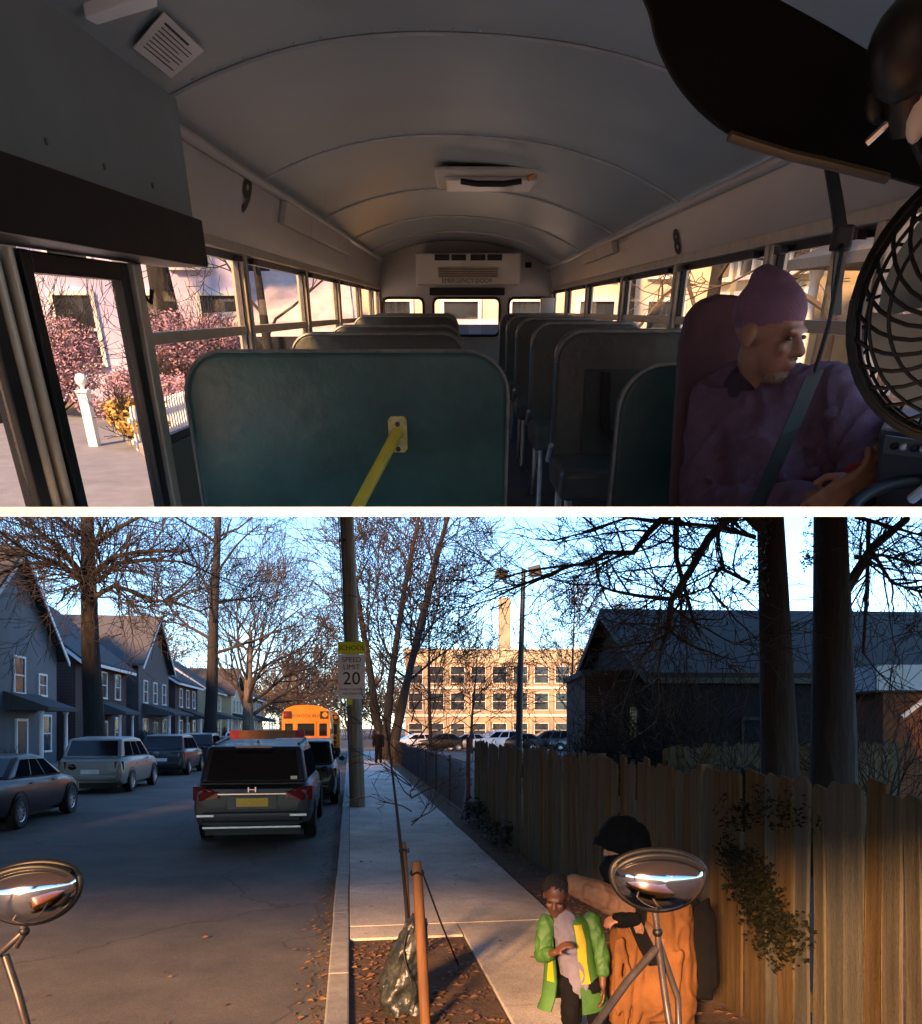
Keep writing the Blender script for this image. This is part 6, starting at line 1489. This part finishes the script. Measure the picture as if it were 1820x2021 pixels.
q.caps(V(1248, 1950), V(1240, 2075), .145, .14); q.caps(V(1325, 1950), V(1330, 2075), .14, .13); q.caps(V(1285, 1740, .02), V(1285, 1820), .11, .16)
rngf = random.Random(8)
for k in range(12):
    x = rngf.uniform(1215, 1350); y1 = rngf.uniform(1830, 1930); q.caps(V(x, y1, -.17), V(x + rngf.uniform(-18, 18), y1 + rngf.uniform(60, 140), -.16), .018, .014, 8)
person_part(ad, "coat", q, M_coat, .012, 4, ab=True, wr=.012, fr=7, zk=.22)
q = MB(); q.caps(shl, el, .088, .080); q.caps(el, hd.lerp(el, .12), .080, .066)
for k in range(9):
    f = rngf.uniform(.1, .9); c = shl.lerp(el, f) if k % 2 else el.lerp(hd, f); q.caps(c + Vector((rngf.uniform(-.02, .02), -.075, .03)), c + Vector((rngf.uniform(-.02, .02), -.075, -.035)), .014, .012, 8)
person_part(ad, "sleeve", q, M_coatd, .009, 4, ab=True, wr=.005, fr=16)
q = MB(); q.caps(shr, er, .085, .075); q.caps(er, hrr.lerp(er, .2), .07, .055); person_part(ad, "sleeve", q, M_coatd, .009, 4, ab=True, wr=.005, fr=16)
q = MB(); q.ell(P(0, -.045, .040), (.115, .135, .118), 18, 12, HM); q.ell(P(0, -.11, -.02), (.115, .10, .13), 14, 10, HM); q.ell(P(0, -.06, -.09), (.10, .10, .08), 14, 10, HM); q.ell(P(0, .055, .06), (.075, .08, .03), 14, 8, HM); person_part(ad, "hood", q, M_hood, .009, 4, ab=True, wr=.009, fr=10)
q = MB(); q.add([P(x, .07 + .085 * (1 - (x / .07) ** 2), .052 + z) for z in (0, .008) for x in (-.07, -.045, -.02, 0, .02, .045, .07)] + [P(x, .05, .056 + z) for z in (0, .008) for x in (-.07, -.045, -.02, 0, .02, .045, .07)],
             [(i, i + 1, 14 + i + 1, 14 + i) for i in range(6)] + [(7 + i, 21 + i, 21 + i + 1, 7 + i + 1) for i in range(6)] + [(i, 7 + i, 7 + i + 1, i + 1) for i in range(6)]); part(ad, "cap_brim", q, M_hood, ab=True)
q = MB(); q.caps(V(1200, 1715, -.06), V(1215, 1740, -.08), .055, .06); q.caps(V(1215, 1700), V(1262, 1735), .075, .09); person_part(ad, "scarf", q, M_hood, .010, 3, ab=True)
q = MB(); q.ribbon([V(1262, 1760, -.20), V(1258, 1830, -.225), V(1275, 1870, -.225), V(1295, 1905, -.22)], (1, 0, .1), .085, .012); part(ad, "bag_strap", q, M_hood, ab=True)
q = MB(); q.caps(hrr + Vector((-.05, 0, 0)), hrr + Vector((.04, .02, 0)), .05, .05); person_part(ad, "glove", q, M_hood, .009, 2, ab=True)
for c in (fA, fB):
    q = MB(); q.caps(c + Vector((.04, 0, -.01)), c + Vector((-.16, -.04, -.02)), .045, .038); person_part(ad, "shoe", q, M_black, .01, 3, ab=True)
bgp = thing("shoulder_bag", "long black bag hanging at the adult's side", "bag", V(1393, 1985, .02), WLD)
q = MB(); q.hexa([V(1368, 1972, -.05), V(1408, 1975, -.05), V(1408, 1975, .12), V(1368, 1972, .12), V(1368, 1790, -.04), V(1400, 1770, -.04), V(1402, 1770, .10), V(1368, 1790, .10)])
q.hexa([V(1395, 1955, -.045), V(1419, 1950, -.04), V(1419, 1950, .10), V(1395, 1955, .11), V(1395, 1790, -.035), V(1412, 1800, -.03), V(1412, 1800, .09), V(1395, 1790, .095)])
me_ = remesh(q, .012, 8); part(bgp, "sack", me_, M_hood, smooth=60, ab=True)
q = MB(); q.ribbon([V(1385, 1790, .02), V(1365, 1755, .0), V(1330, 1745, -.05)], (0, 1, 0), .04, .006); part(bgp, "strap", q, M_hood, ab=True)

wk = ts(gp(747, 1508, .14)); pk = STR @ Vector((wk.x, wk.y, .14))
pd_ = thing("person", "distant pedestrian in dark clothes on the sidewalk", "person", pk, WLD)
sk = MB(); P, HM = head(sk, (0, 0, 1.60), (0, -1, 0), (0, 0, 1), 1.0); sk.caps((0, 0, 1.5), (0, 0, 1.0), .08, .12)
for sx in (-1, 1): sk.caps((sx * .09, 0, .9), (sx * .10, sx * .12, .08), .07, .045); sk.caps((sx * .2, 0, 1.38), (sx * .25, -.04, 1.05), .045, .04); sk.caps((sx * .25, -.04, 1.05), (sx * .24, -.14, .82), .04, .03)
person_part(pd_, "body", sk, M_skin2, .02, 2)
sk = MB(); sk.caps((-.12, 0, 1.38), (.12, 0, 1.38), .11, .11); sk.caps((0, 0, 1.35), (0, 0, .95), .18, .17)
for sx in (-1, 1): sk.caps((sx * .2, 0, 1.38), (sx * .25, -.04, 1.05), .075, .065); sk.caps((sx * .25, -.04, 1.05), (sx * .24, -.12, .88), .065, .05)
person_part(pd_, "jacket", sk, M_hood, .025, 2)
sk = MB()
for sx in (-1, 1): sk.caps((sx * .09, 0, .92), (sx * .10, sx * .12, .10), .10, .07)
person_part(pd_, "trousers", sk, M_pants, .025, 2)

# ================================================================== CROSS-VIEW MIRRORS AND THE NOSE THAT CARRIES THEM
def mirror(label, px, py, y, sx, arms, tilt=0.0, yaw=0.0):
    c = wp(px, py, y); t = thing("crossview_mirror", label, "mirror", c, WLD, group="cross-view mirrors on the bus nose")
    R = Matrix.Rotation(tilt, 4, 'Y') @ Matrix.Rotation(yaw, 4, 'Z')
    rx_, rz_, dp = .113, .088, .065
    def shape(u): # oval with a flat top
        x = math.cos(u); z = math.sin(u); return x * rx_, (z * rz_ * (.62 if z > 0 else 1.0)) + .010
    n, m = 40, 10
    vs_ = []; fs_ = []
    for j in range(m + 1):
        f = j / m; 
        for i in range(n):
            x, z = shape(2 * math.pi * i / n); k = math.cos(f * math.pi / 2); vs_.append(R @ Vector((x * k, -dp * math.sin(f * math.pi / 2), (z - .004) * k + .0)))
    for j in range(m):
        for i in range(n): fs_.append((j * n + i, j * n + (i + 1) % n, (j + 1) * n + (i + 1) % n, (j + 1) * n + i))
    g = MB(); g.add(vs_, fs_); part(t, "mirror_dome", g, M_mirror, smooth=80)
    g = MB(); g.tube([R @ Vector((shape(2 * math.pi * i / n)[0] * 1.03, .004, shape(2 * math.pi * i / n)[1] * 1.04)) for i in range(n + 1)], .0085, 8); part(t, "rim", g, M_black, smooth=60)
    vs_ = []; fs_ = []
    for j in range(m + 1):
        f = j / m
        for i in range(n):
            x, z = shape(2 * math.pi * i / n); k = math.cos(f * math.pi / 2); vs_.append(R @ Vector((x * k * 1.02, .004 + .05 * math.sin(f * math.pi / 2), z * k * 1.02)))
    for j in range(m):
        for i in range(n): fs_.append((j * n + i, j * n + (i + 1) % n, (j + 1) * n + (i + 1) % n, (j + 1) * n + i))
    g = MB(); g.add(vs_, fs_); part(t, "back_shell", g, M_black, smooth=80)
    # dark band along the top of the dome
    g = MB(); pts = []
    for i in range(13):
        u = math.pi * (.12 + .76 * i / 12); x, z = shape(u); pts.append(R @ Vector((x * .97, -.012 - .018 * math.sin(u), z * .94)))
    g.tube(pts, .011, 8, flat=.9); part(t, "brow_visor", g, M_black, smooth=60)
    for pts, r in arms:
        g = MB(); P3 = [wp(a, b, d) - c for a, b, d in pts]; g.tube(P3, r, 10); part(t, "arm", g, mat("arm_metal", (.07, .055, .048), .4, .2, 20, metal=.5), smooth=60)
    for a, b, d in [arms[0][0][1]]:
        g = MB(); g.ell(wp(a, b, d) - c, .013, 10, 8); part(t, "clamp", g, M_black, smooth=60)
    return t
M_mirror = mat("mirror_chrome", (.50, .50, .52), .06, .03, 3, metal=1.0)
mirror("oval chrome cross-view mirror in front of the adult", 1300, 1732, 1.9, 1,
       [([(1290, 1775, 1.92), (1298, 1840, 1.92), (1300, 1870, 1.92)], .0085), ([(1296, 1872, 1.92), (1240, 1935, 1.88), (1150, 2060, 1.80), (1100, 2200, 1.55)], .0105), ([(1300, 1870, 1.92), (1312, 1960, 1.92), (1330, 2080, 1.88), (1335, 2300, 1.6)], .009), ([(1300, 1860, 1.93), (1338, 1970, 1.95), (1342, 2080, 1.92), (1345, 2300, 1.6)], .0085)], tilt=.03)
mirror("oval chrome cross-view mirror at the left edge of the picture", 62, 1757, 1.9, -1,
       [([(45, 1800, 1.92), (48, 1838, 1.92), (30, 1868, 1.92)], .010), ([(48, 1838, 1.92), (-10, 1890, 1.9), (-60, 1960, 1.8)], .0085), ([(10, 1885, 1.92), (35, 1960, 1.90), (62, 2060, 1.86), (120, 2250, 1.5)], .010)], tilt=-.14, yaw=.12)
hd_ = thing("bus_nose", "yellow school bus nose below the camera carrying the mirrors", "bus", (0, .75, 0), WLD)
prof = [(-1.05, .5), (1.05, .5), (1.05, .85), (.95, 1.02), (.6, 1.12), (0, 1.15), (-.6, 1.12), (-.95, 1.02), (-1.05, .85)]
q = MB(); q.prism([(x, -.55, z) for x, z in prof], (0, 1.1, 0)); part(hd_, "hood", q, M_sby, bevel=.05, seg=3, smooth=45)
q = MB(); q.bx(-1.15, 1.15, .56, .72, .38, .62); part(hd_, "bumper", q, M_black, bevel=.02)
q = MB(); q.bx(-.5, .5, .551, .57, .66, .95); part(hd_, "grille", q, M_black)
for sg in (-1, 1):
    q = MB(); q.lathe([(.10, 0), (.10, .03), (.001, .05)], 16, Matrix.Translation((sg * .78, .55, .80)) @ Matrix.Rotation(-math.pi / 2, 4, 'X')); part(hd_, "headlight", q, M_alu)
    wheel(hd_, sg * .95, -.35, .48, .28, sg)
